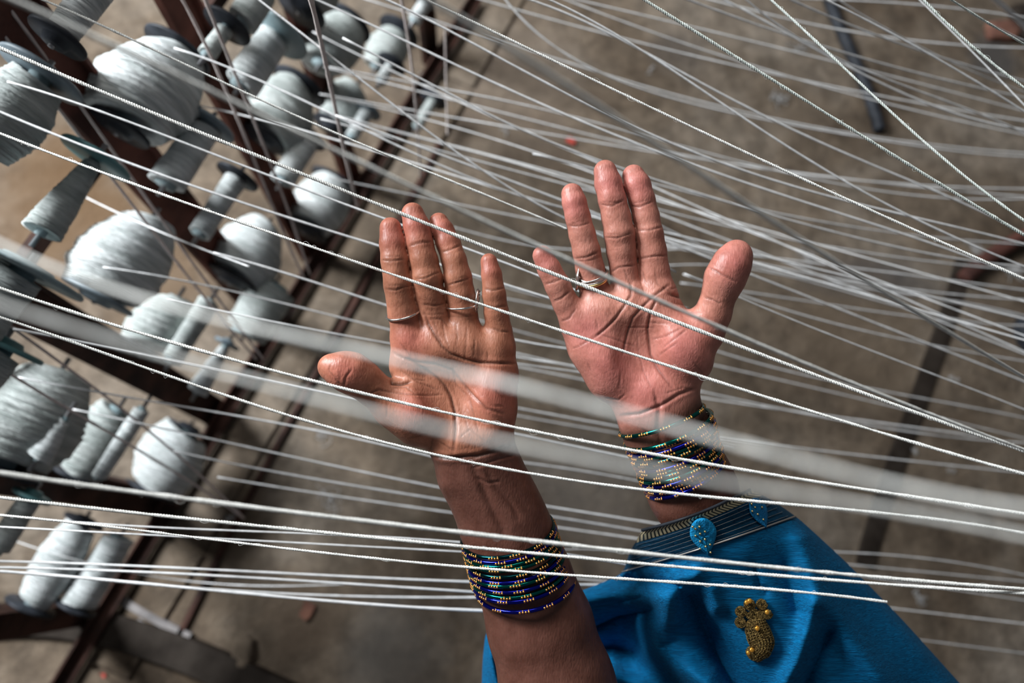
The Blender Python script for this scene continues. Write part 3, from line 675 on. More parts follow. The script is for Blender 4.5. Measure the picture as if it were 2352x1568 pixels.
# ------------------------------------------------------------------ sari
Lc = np.array([(1478, 1212), (1447, 1266), (1430, 1318), (1372, 1342), (1325, 1360), (1240, 1385), (1165, 1408), (1116, 1445), (1108, 1520), (1106, 1600), (1105, 1790)], float)
Rc = np.array([(1718, 1122), (1768, 1144), (1832, 1188), (1885, 1236), (1945, 1292), (2010, 1358), (2075, 1425), (2150, 1508), (2215, 1580), (2280, 1660), (2370, 1790)], float)
def curve(P, t):
    x = np.linspace(0, 1, len(P)); return np.stack([np.interp(t, x, P[:, 0]), np.interp(t, x, P[:, 1])], -1)
def smoothc(P, t):
    w = np.linspace(-.03, .03, 7); return sum(curve(P, np.clip(t+q, 0, 1)) for q in w)/7
ridges = [  # polyline, sigma px, height mm (towards the camera)
 ([(1560, 1345), (1540, 1390), (1512, 1445), (1508, 1490), (1550, 1530), (1620, 1570), (1680, 1640)], 34, 24),
 ([(1345, 1385), (1420, 1368), (1500, 1372)], 34, 24),
 ([(1330, 1575), (1410, 1555), (1480, 1580), (1540, 1640)], 30, 24),
 ([(1600, 1325), (1628, 1360), (1640, 1395)], 24, 14),
 ([(1438, 1275), (1434, 1312)], 9, 6),
 ([(1845, 1240), (1880, 1360), (1960, 1480), (2070, 1620)], 34, 15),
 ([(1790, 1600), (1835, 1520), (1862, 1440), (1868, 1390)], 26, 14),
 ([(1120, 1440), (1128, 1520), (1150, 1600)], 12, 12)]
valleys = [([(1590, 1365), (1615, 1430), (1645, 1500), (1700, 1600)], 46, 34), ([(1495, 1400), (1420, 1415), (1335, 1455)], 12, 13), ([(1330, 1495), (1410, 1485), (1452, 1500)], 30, 24),
 ([(1730, 1300), (1745, 1345), (1760, 1360)], 8, 5), ([(1560, 1345), (1500, 1328), (1440, 1330)], 14, 14), ([(1905, 1450), (1850, 1580)], 26, 16), ([(1330, 1400), (1470, 1372)], 7, 4), ([(1800, 1300), (1830, 1400)], 20, 7)]
axis0, axis1 = np.array([1600, 1170.]), np.array([1990, 1790.])
def sari_depth(px, py):
    ad = axis1-axis0; L = np.hypot(*ad); ad = ad/L
    t = (px-axis0[0])*ad[0]+(py-axis0[1])*ad[1]; u = (px-axis0[0])*ad[1]-(py-axis0[1])*ad[0]   # u > 0 to the right
    d = .482+.00007*np.clip(t, -80, 700)
    w = 135+.22*np.clip(t, 0, 700)
    un = u/w
    d = d+np.where(un > 0, .045*np.minimum(un, 1.6)**2.2, .032*np.minimum(-un, 1.25)**2)
    left = np.clip((-un-.95)/.9, 0, 1); left = left*left*(3-2*left); d = d+.060*left
    for P, s, mm in ridges:
        q, _ = pdist(px.ravel(), py.ravel(), P); d = d-(mm*1e-3*np.exp(-(q/s)**2)).reshape(px.shape)
    for P, s, mm in valleys:
        q, _ = pdist(px.ravel(), py.ravel(), P); d = d+(mm*1e-3*np.exp(-(q/s)*1.15)).reshape(px.shape)
    d = d+.0012*np.sin(px*.020+py*.035+2*np.sin(py*.011))+.0009*np.sin(px*.05-py*.03)
    return d
ns, nt = 300, 330
tt = np.linspace(0, 1, nt)**1.05; ss = np.linspace(0, 1, ns)
LL, RR = smoothc(Lc, tt), smoothc(Rc, tt)
def sgrid(t0, t1, nrow, extra=0.0):
    t = np.linspace(t0, t1, nrow); L_, R_ = smoothc(Lc, t), smoothc(Rc, t)
    PX = L_[:, None, 0]+(R_-L_)[:, None, 0]*ss[None]; PY = L_[:, None, 1]+(R_-L_)[:, None, 1]*ss[None]
    PY = PY+(10*np.sin(np.pi*ss)[None])*np.exp(-t[:, None]*4)
    D = sari_depth(PX, PY)
    e = np.minimum(ss, 1-ss)[None]; D = D+.03*np.exp(-(e/.012)**1.0)-extra
    # wrap: continue behind the outline so the cloth has a back
    P3 = cpt(PX, PY, D)
    def back(col, sgn):
        out = []
        for k in range(1, 9):
            q = P3[:, col].copy(); st_ = .004+.011*np.clip(t/.35, 0, 1); q = q*(1+st_*k/-q[:, 2])[:, None]; q[:, 0] += -sgn*.0012*k; q[:, 1] += -.0010*k; out.append(q)
        return out
    lb = back(0, -1)[::-1]; rb_ = back(-1, 1)
    G = np.concatenate([np.stack(lb, 1), P3, np.stack(rb_, 1)], 1)
    return G, t
def grid_obj(name, G, t, m, parent):
    a, b_ = G.shape[:2]; i = np.arange(a-1)[:, None]; j = np.arange(b_-1)[None]
    Fq = np.stack([i*b_+j, (i+1)*b_+j, (i+1)*b_+j+1, i*b_+j+1], -1).reshape(-1, 4)
    o = mesh_obj(name, c2w(G.reshape(-1, 3)), Fq, m, parent)
    uvl = o.data.uv_layers.new(name='UVMap')
    U = np.stack(np.broadcast_arrays(np.linspace(0, 1, b_)[None], np.linspace(0, 1, a)[:, None]), -1).reshape(-1, 2)
    vi = np.zeros(len(o.data.loops), np.int32); o.data.loops.foreach_get('vertex_index', vi)
    uvl.data.foreach_set('uv', U[vi].astype(np.float32).ravel())
    sm = o.modifiers.new('thickness', 'SOLIDIFY'); sm.thickness = .0010; sm.offset = -1
    return o
T_HEM, T_BOR = .062, .198
G, t = sgrid(T_BOR, 1.0, 300); sari = grid_obj('sari', G, t, M['sari'], person)
sari['label'] = 'thin blue crepe sari with navy striped border'
G, t = sgrid(0.0, T_HEM+.004, 16, .0004); grid_obj('gold_zigzag_hem', G, t, M['hem'], sari)
G, t = sgrid(T_HEM, T_BOR+.004, 40, .0002); grid_obj('navy_border', G, t, M['sari_dark'], sari)
def on_sari(px, py, up=.001): px = np.asarray(px, float); py = np.asarray(py, float); return wpt(px, py, sari_depth(px, py)-up)
def row(t, s0=0, s1=1, n_=120):
    L_, R_ = smoothc(Lc, np.array([t])), smoothc(Rc, np.array([t])); s = np.linspace(s0, s1, n_)[:, None]
    P = L_+(R_-L_)*s; P[:, 1] += 10*np.sin(np.pi*s[:, 0])*math.exp(-t*4); return P
st = MB()
for i, t in enumerate(np.linspace(.078, .182, 6)):     # dotted silver lines
    P = row(t, .02, .975, 150)
    for k in range(0, 150):
        a = on_sari(P[k, 0], P[k, 1], .0014); d_ = on_sari(P[min(k+1, 149), 0], P[min(k+1, 149), 1], .0014)-a
        if k < 149: st.add(*box(a+d_*.3, d_*.28, np.array([0, 0, .0003]), np.array([.0003, 0, 0])))
P = row(.193, .0, 1, 200); st.add(*tube(on_sari(P[:, 0], P[:, 1], .0014), .0006, 5))
P = row(.0, .0, 1, 200); 
st.build('silver_stripes', M['silver_thread'], sari)
eb = MB(); P = row(.002, 0, 1, 120); eb.add(*tube(on_sari(P[:, 0], P[:, 1], .0004), .0011, 6)); eb.build('dark_edge_cord', M['flange_dark'], sari)
def teardrop(cx, cy, hw, hh, ang, m, label):
    n_ = 40; a = np.linspace(0, 2*np.pi, n_, endpoint=False)
    yy = -np.cos(a); by = yy*hh; bx = np.sign(np.sin(a))*hw*np.where(yy < -.15, np.sqrt(np.maximum(1-((yy+.15)/.85)**2, 0)), np.maximum(1-((yy+.15)/1.15)**1.5, .02))
    ca_, sa_ = math.cos(ang), math.sin(ang); rings = []
    V = []; 
    for sc, up in ((1.0, .0010), (.97, .0028), (.8, .0036), (.5, .0042), (.2, .0044), (.02, .0044)):
        X = cx+(bx*ca_-by*sa_)*sc; Y = cy+(bx*sa_+by*ca_)*sc; V.append(on_sari(X, Y, up+.0004*np.sin(by*sc*.9)))
    V = np.concatenate(V); i = np.arange(5)[:, None]; j = np.arange(n_)[None]
    Fq = np.stack([i*n_+j, i*n_+(j+1) % n_, (i+1)*n_+(j+1) % n_, (i+1)*n_+j], -1).reshape(-1, 4)
    o = mesh_obj('teardrop_motif', V, Fq, m, sari); o['label'] = label
    return o
teardrop(1617, 1232, 31, 44, -.22, M['teardrop'], 'bright blue ribbed teardrop with small gold dots')
teardrop(1745, 1178, 20, 38, -.42, M['teardrop_dark'], 'smaller dull blue teardrop')
bd = MB()
for x, y in ((1350, 970), (1400, 970), (1370, 985), (1372, 1035), (1405, 1020), (1440, 1005), (1440, 1060), (1405, 1075), (1477, 1098), (1445, 1112), (1405, 1128), (1480, 1155), (1775, 805), (1800, 830), (1850, 830), (1820, 880), (1860, 918), (1780, 858)):
    bd.add(*ball(on_sari(1160+x/3.136, 900+y/3.136, .0048), .0009, 6, 4))
bd.build('gold_dots', M['gold'], sari)
# paisley brooch of coiled gold thread
def bz(*p): return np.array([(1600+x/7.19, 1350+y/7.19) for x, y in p])
pa = MB()
def coil(cx, cy, r0, turns, m_):
    n_ = int(turns*18); a = np.linspace(0, turns*2*np.pi, n_); r = np.linspace(r0, r0*.12, n_); P = bz(*[(cx+r[i]*math.cos(a[i]), cy+r[i]*math.sin(a[i])) for i in range(n_)])
    m_.add(*tube(on_sari(P[:, 0], P[:, 1], .0022), .0009, 5))
for cx, cy, r in ((730, 385, 90), (875, 265, 95), (1075, 265, 88), (1165, 425, 82), (725, 560, 92), (960, 430, 95), (1060, 440, 70), (870, 450, 50)): coil(cx, cy, r, 3.2, pa)
spine = bz((985, 530), (1000, 670), (1040, 800), (1090, 900), (1080, 1010), (1010, 1090), (930, 1100), (875, 1060), (890, 1010), (920, 1000))
wd = np.interp(np.linspace(0, 1, 10), [0, .12, .3, .5, .62, .8, 1], [.62, .95, .98, .72, .42, .22, .14])*200/7.19
x = np.linspace(0, 1, 10); u = np.linspace(0, 1, 60); sx, sy, sw = np.interp(u, x, spine[:, 0]), np.interp(u, x, spine[:, 1]), np.interp(u, x, wd)
tx, ty = np.gradient(sx), np.gradient(sy); ln = np.hypot(tx, ty)+1e-9; nx_, ny_ = -ty/ln, tx/ln
for k in np.linspace(-1, 1, 9):
    jx = rng.normal(0, .5, 60); pa.add(*tube(on_sari(sx+nx_*sw*k+jx, sy+ny_*sw*k+jx, .0022+.0016*(1-k*k)), .0010, 5))
for i in range(0, 60, 2):
    k = np.linspace(-1, 1, 8); pa.add(*tube(on_sari(sx[i]+nx_[i]*sw[i]*k, sy[i]+ny_[i]*sw[i]*k+rng.normal(0, .6, 8), .003+.0012*(1-k*k)), .0006, 4))
po = pa.build('paisley_embroidery', M['old_gold'], sari); po['label'] = 'antique gold paisley with petal coils on top'
sq = MB()
for x_, y_ in ((830, 240), (880, 213), (1168, 400), (1005, 668), (915, 1022), (860, 1070)):
    p = bz((x_, y_))[0]; sq.add(*ball(on_sari(p[0], p[1], .0052), .0018, 8, 5, (1, 1, .5)))
sq.build('amber_sequins', M['amber'], sari)

# ------------------------------------------------------------------ bangles and rings
def arm_depth(chain, D, px, py):
    P = np.array([(a[0], a[1]) for a in chain], float); _, pos = pdist(np.array([px], float), np.array([py], float), P)
    k = pos[0]*(len(P)-1); return float(np.interp(k, range(len(P)), [D-a[3]*1e-3 for a in chain]))
def bangle(cx, cy, ux, uy, sag, d, m, label, rt=.00145, group=None, sd=0):
    S = d/F; u = np.array([ux, -uy, 0.0])*S; Rr = np.linalg.norm(u); perp = np.array([-uy, ux]); perp = perp/np.hypot(*perp)
    if perp[1] < 0: perp = -perp
    sg = sag*S; v = np.array([perp[0]*sg, -perp[1]*sg, math.sqrt(max(Rr*Rr-sg*sg, 1e-8))]); C = cpt(cx, cy, d)
    a = np.linspace(0, 2*np.pi, 72, endpoint=False); P = C+np.cos(a)[:, None]*u+np.sin(a)[:, None]*v
    root = empty('bangle', c2w(C)); tag(root, label, 'bangle', group)
    t = MB(); t.add(*tube(c2w(P), rt, 8, closed=True)); t.build('glass_ring', m, root)
    g = MB(); rs = random.Random(sd); ncl = 13; ph0 = rs.uniform(0, 6.28)
    for k in range(ncl):
        a0 = ph0+2*math.pi*k/ncl+rs.uniform(-.05, .05)
        for q in range(4):
            aa = a0+(q-1.5)*.0019/Rr
            o_ = math.cos(aa)*u+math.sin(aa)*v; p = C+o_*(1+rt*.62/Rr)
            g.add(*ball(c2w(p), .00095, 6, 4))
            nrm = np.cross(u, v)/np.linalg.norm(np.cross(u, v)); pz = C+o_*(1+rt*.45/Rr)+nrm*rt*.62*(1 if q % 2 else -1); g.add(*ball(c2w(pz), .00062, 5, 3))
    g.build('gold_beads', M['bead'], root)
    return root
gl = ['glass_black', 'glass_blue', 'glass_green', 'glass_green', 'glass_black', 'glass_blue', 'glass_green', 'glass_blue', 'glass_green', 'glass_blue', 'glass_blue']
NB = 11
for i in range(NB):
    k = i/(NB-1); jit = random.Random(i*5)
    if i < NB-1: cx, cy = 1166+32*k, 1222+98*k/.9*.98
    else: cx, cy = 1206, 1341
    ux, uy = 105+6*k, -22+6*k
    lab = ['topmost dark teal bangle of the left arm stack, nearest the palm', 'second bangle from the palm on the left forearm, deep blue'][i] if i < 2 else \
          ('lowest blue bangle on the left forearm, set slightly apart' if i == NB-1 else 'glossy %s bangle, %s in the left forearm stack' % ({'glass_black': 'black', 'glass_blue': 'deep blue', 'glass_green': 'dark green'}[gl[i]],
          ['third from the palm', 'fourth from the palm', 'fifth from the palm', 'the middle one', 'fifth from the elbow end', 'fourth from the elbow end', 'third from the elbow end', 'second from the elbow end'][i-2]))
    bangle(cx, cy, ux, uy+jit.uniform(-2, 2), 24+jit.uniform(-3, 3), arm_depth(L_a, DL, cx, cy), M[gl[i]], lab, group='bangles on the left forearm', sd=i)
gr = ['glass_green', 'glass_green', 'glass_black', 'glass_blue', 'glass_green', 'glass_black', 'glass_green', 'glass_blue', 'glass_green', 'glass_black', 'glass_green', 'glass_blue', 'glass_black', 'glass_blue', 'glass_blue']
words = ['second', 'third', 'fourth', 'fifth', 'sixth', 'seventh', 'eighth', 'ninth', 'tenth', 'eleventh', 'twelfth', 'thirteenth']
NR = 15
for i in range(NR):
    jit = random.Random(100+i)
    if i == 0: cx, cy, ux, uy, sg = 1519, 964, 93, -35, 3
    else:
        k = (i-1)/(NR-2); cx, cy = 1534+38*k, 985+107*k; ux, uy, sg = 95-9*k+jit.uniform(-2, 2), -40-3*k+jit.uniform(-2.5, 2.5), 7+jit.uniform(-3, 3)
    nm = {'glass_black': 'black', 'glass_blue': 'deep blue', 'glass_green': 'dark green'}[gr[i]]
    lab = 'dark green bangle lying apart at the right wrist, nearest the palm' if i == 0 else ('last blue bangle of the right forearm, nearest the sari hem' if i == NR-1 else
          ('%s %s bangle from the palm on the right forearm' % (words[i-1], nm) if i < NR-2 else 'deep blue bangle second from the sari hem'))
    bangle(cx, cy, ux, uy, sg, arm_depth(R_a, DR, cx, cy), M[gr[i]], lab, group='bangles on the right forearm', sd=50+i)
def fring(cx, cy, ux, uy, sag, d):
    S = d/F; u = np.array([ux, -uy, 0.0])*S; Rr = np.linalg.norm(u); perp = np.array([-uy, ux], float); perp /= np.hypot(*perp)
    if perp[1] < 0: perp = -perp
    sg = sag*S; v = np.array([perp[0]*sg, -perp[1]*sg, math.sqrt(Rr*Rr-sg*sg)]); C = cpt(cx, cy, d)
    a = np.linspace(0, 2*np.pi, 48, endpoint=False); return c2w(C+np.cos(a)[:, None]*u+np.sin(a)[:, None]*v), c2w(C)
def ring_thing(label, bands, orn=None):
    P, C = fring(*bands[0][:6]); root = empty('ring', C); tag(root, label, 'ring')
    for b_ in bands:
        P, C = fring(*b_[:6]); t = MB(); t.add(*tube(P, b_[6], 6, closed=True)); t.build('band', b_[7], root)
    if orn is not None:
        x_, y_, d, w_, h_, ang = orn; o_ = MB(); S = d/F
        c0 = cpt(x_, y_, d); ax = np.array([math.sin(ang), math.cos(ang), 0]); side = np.array([math.cos(ang), -math.sin(ang), 0]); zz = np.array([0, 0, 1.0])
        a = np.linspace(0, 2*np.pi, 28, endpoint=False)
        for sc in (1.0, .62, .3): o_.add(*tube(c2w(c0+sc*(np.cos(a)[:, None]*ax*h_*S+np.sin(a)[:, None]*zz*h_*S*.7)+side*(1-sc)*.0016), .0007, 5, closed=True))
        for k in range(8):
            aa = k*math.pi/4; o_.add(*ball(c2w(c0+.8*(math.cos(aa)*ax*h_*S+math.sin(aa)*zz*h_*S*.7)+side*.0008), .0010, 6, 4))
        o_.add(*lathe(c2w(c0)-(side @ R3.T)*.0008, side @ R3.T, [(0, h_*S*.66), (.0008, h_*S*.66), (.0012, h_*S*.3)], 16))
        o_.build('ornament', M['silver'], root)
    return root
ring_thing('plain silver ring on the index finger of the left hand', [(927, 719, 38.5, -9, 15, DL-.003, .0009, M['silver'])])
ring_thing('silver ring with an oval filigree ornament on the left hand ring finger', [(1061, 702, 36, -3, 9, DL-.003, .00085, M['silver'])], (1095, 690, DL-.004, 4, 27, .12))
ring_thing('stacked silver and gold ring on the ring finger of the right hand', [(1359, 632, 35, -12, 15, DR-.003, .0007, M['silver']), (1359, 638, 35, -8, 17, DR-.003, .0008, M['silver']), (1359, 643, 34, -8, 16, DR-.003, .0011, M['gold']),
            (1359, 628, 35, -4, 22, DR-.003, .0006, M['silver'])], (1326, 638, DR-.004, 4, 28, .08))

# ------------------------------------------------------------------ threads
def resample(pts, n_, ext0=0, ext1=0):
    P = np.array(pts, float); s = np.r_[0, np.cumsum(np.hypot(*np.diff(P, axis=0).T))]; L = s[-1]; s = s/L
    deg = min(len(P)-1, 4 if len(P) > 6 else 3 if len(P) > 4 else 2)
    cx, cy = np.polyfit(s, P[:, 0], deg), np.polyfit(s, P[:, 1], deg)
    u = np.linspace(-ext0/L, 1+ext1/L, n_); uc = np.clip(u, 0, 1)
    dx, dy = np.polyder(cx), np.polyder(cy)
    x = np.polyval(cx, uc)+np.polyval(dx, uc)*(u-uc); y = np.polyval(cy, uc)+np.polyval(dy, uc)*(u-uc)
    return np.stack([x, y], -1), u
def on_edge(p): return p[0] < 15 or p[0] > W-15 or p[1] < 15 or p[1] > H-15
def thread(pts, d0, d1, label, r=.00105, ply=0, m='thread', group=None, kinkless=True, ext=(None, None)):
    e0 = (260 if on_edge(pts[0]) else 0) if ext[0] is None else ext[0]; e1 = (260 if on_edge(pts[-1]) else 0) if ext[1] is None else ext[1]
    Q, u = resample(pts, 60, e0, e1)
    inv = 1/d0+(1/d1-1/d0)*u; inv = np.maximum(inv, .3); P = wpt(Q[:, 0], Q[:, 1], 1/inv)
    o_ = MB()
    if ply:
        seg = np.linalg.norm(np.diff(P, axis=0), axis=1); s = np.r_[0, np.cumsum(seg)]; pitch = .0052; nn = int(s[-1]/pitch*8)
        nn = min(nn, 2400); q = np.linspace(0, s[-1], nn); C = np.stack([np.interp(q, s, P[:, k]) for k in range(3)], -1)
        # soften the polyline corners
        for _ in range(3): C[1:-1] = (C[:-2]+C[1:-1]*2+C[2:])/4
        T, N_, B_ = frames(C); rs = np.random.default_rng(int(abs(pts[0][1])*13+abs(pts[-1][1])))
        lump = 1+.10*np.interp(q, np.linspace(0, s[-1], 90), rs.normal(0, 1, 90))
        for k in range(ply):
            a = q/pitch*2*np.pi+k*2*np.pi/ply; off = r*.50*lump
            o_.add(*tube(C+off[:, None]*(np.cos(a)[:, None]*N_+np.sin(a)[:, None]*B_), r*.56*lump, 5))
        # loose fibres
        for _ in range(46):
            i = rs.integers(5, nn-20); l = rs.integers(5, 16); F_ = C[i:i+l].copy(); w_ = np.sin(np.linspace(0, np.pi, l))*r*rs.uniform(1.3, 2.6); dr = rs.normal(0, 1, 3); dr /= np.linalg.norm(dr)
            o_.add(*tube(F_+w_[:, None]*dr, .00007, 4))
    else:
        rs = np.random.default_rng(int(abs(pts[0][1])*17+abs(pts[-1][0])))
        o_.add(*tube(P, r*(1+.08*rs.normal(0, 1, 60)), 6))
    o = o_.build('thread', M[m]); tag(o, label, 'thread', group)
    return o
# sharp, near threads: (pixels, distance at start, distance at end, label, radius, plies, material)
NEAR = [
 ([(0, 306), (344, 437), (700, 559), (878, 622), (1024, 673), (1167, 719), (1300, 764), (1477, 820), (1760, 911), (2059, 1005), (2352, 1088)], .50, .43, 'sharp twisted thread crossing the middle joints of the left hand fingers and the right palm', .00105, 3, 'thread'),
 ([(0, 664), (191, 721), (383, 779), (536, 825), (700, 874), (819, 903), (1040, 952), (1171, 978), (1300, 1004), (1532, 1042), (1720, 1083), (2076, 1142), (2352, 1178)], .46, .43, 'sharp thread running under the left thumb tip and over the right hand bangles', .00115, 3, 'thread'),
 ([(0, 729), (150, 779), (383, 860), (700, 962), (858, 1010), (977, 1045), (1199, 1085), (1440, 1116), (1553, 1129), (1763, 1154), (2076, 1188), (2352, 1222)], .47, .435, 'sharp thread lying across the wrist crease of the left hand', .00105, 3, 'thread'),
 ([(0, 110), (120, 162), (220, 206), (344, 255), (482, 313), (654, 382), (787, 440), (914, 487), (993, 517), (1096, 559), (1200, 601), (1295, 637), (1429, 692), (1595, 755), (1868, 860), (2098, 944), (2352, 1036)], .46, .445, 'thick twisted thread over the left middle fingertip and below the ring of the right hand', .00125, 3, 'thread'),
 ([(0, -12), (165, 55), (282, 117), (482, 213), (600, 265), (718, 318), (890, 404), (1037, 465), (1200, 550), (1322, 605), (1453, 668), (1595, 727), (1760, 799), (1868, 841), (2117, 940), (2352, 1034)], .24, .42, 'thread blurred at the upper left that crosses the right little fingertip and palm', .0010, 3, 'thread'),
 ([(100, 0), (248, 65), (344, 110), (517, 189), (689, 272), (800, 319), (910, 363), (1053, 420), (1200, 486), (1302, 525)], .53, .55, 'bright sharp thread from the top left over the biggest spool to the right ring finger', .00095, 3, 'thread'),
 ([(980, 0), (1094, 53), (1200, 106), (1313, 160), (1563, 277), (1792, 389), (2111, 532), (2352, 641)], .50, .47, 'sharp twisted thread crossing the top middle above the right hand down to the right edge', .0010, 3, 'thread'),
 ([(1481, 0), (1632, 96), (1808, 202), (2005, 330), (2165, 424), (2352, 540)], .47, .50, 'sharp greenish thread falling steeply to the red-brown stick at the right edge', .0011, 3, 'thread_green'),
 ([(1771, 0), (1898, 117), (2021, 234), (2165, 362), (2352, 506)], .52, .50, 'steepest greenish thread on the right, ending just above the red-brown stick', .0010, 3, 'thread_green'),
 ([(2122, 0), (2218, 96), (2290, 150), (2352, 202)], .50, .50, 'greenish thread cutting the top right corner region', .00095, 3, 'thread_green'),
 ([(2186, 0), (2265, 50), (2352, 101)], .48, .50, 'fine pale thread crossing above the broken brick', .0007, 3, 'thread_green'),
 ([(0, 1182), (200, 1204), (400, 1228), (700, 1264), (960, 1290), (1177, 1310), (1440, 1333), (1650, 1345), (1884, 1358), (2038, 1385)], .50, .44, 'sharp thread over the left forearm bangles that ends on the blue sari', .0010, 3, 'thread'),
 ([(0, 1086), (280, 1124), (700, 1180), (960, 1214), (1214, 1237), (1445, 1267), (1884, 1314), (2352, 1352)], .34, .43, 'thick soft thread just above the left forearm bangles, crossing the sari border', .00125, 3, 'thread'),
 ([(0, 1142), (280, 1174), (700, 1218), (960, 1245), (1177, 1266), (1440, 1290), (1884, 1330), (2352, 1362)], .44, .43, 'twisted thread over the topmost bangles of the left forearm', .0011, 3, 'thread'),
 ([(1012, 12), (1100, 75), (1260, 165), (1473, 314), (1579, 373), (1739, 484), (1898, 596), (2079, 697), (2166, 753), (2352, 867)], .21, .42, 'thick out-of-focus thread sweeping diagonally right of the right hand', .0011, 0, 'thread'),
 ([(0, 560), (200, 640), (620, 770), (902, 815), (1187, 885), (1540, 975), (1720, 1040), (2076, 1110), (2352, 1172)], .185, .135, 'ghostly very near thread blurred across the left palm', .00068, 0, 'thread'),
 ([(0, 700), (300, 790), (560, 872), (890, 955), (1187, 1025), (1450, 1068), (1664, 1108), (2076, 1178), (2352, 1230)], .16, .15, 'ghostly very near thread blurred across the heel of the left hand', .0006, 0, 'thread'),
]
for p_, a_, b_, lab, r_, pl, m_ in NEAR: thread(p_, a_, b_, lab, r_*.9, pl, m_)
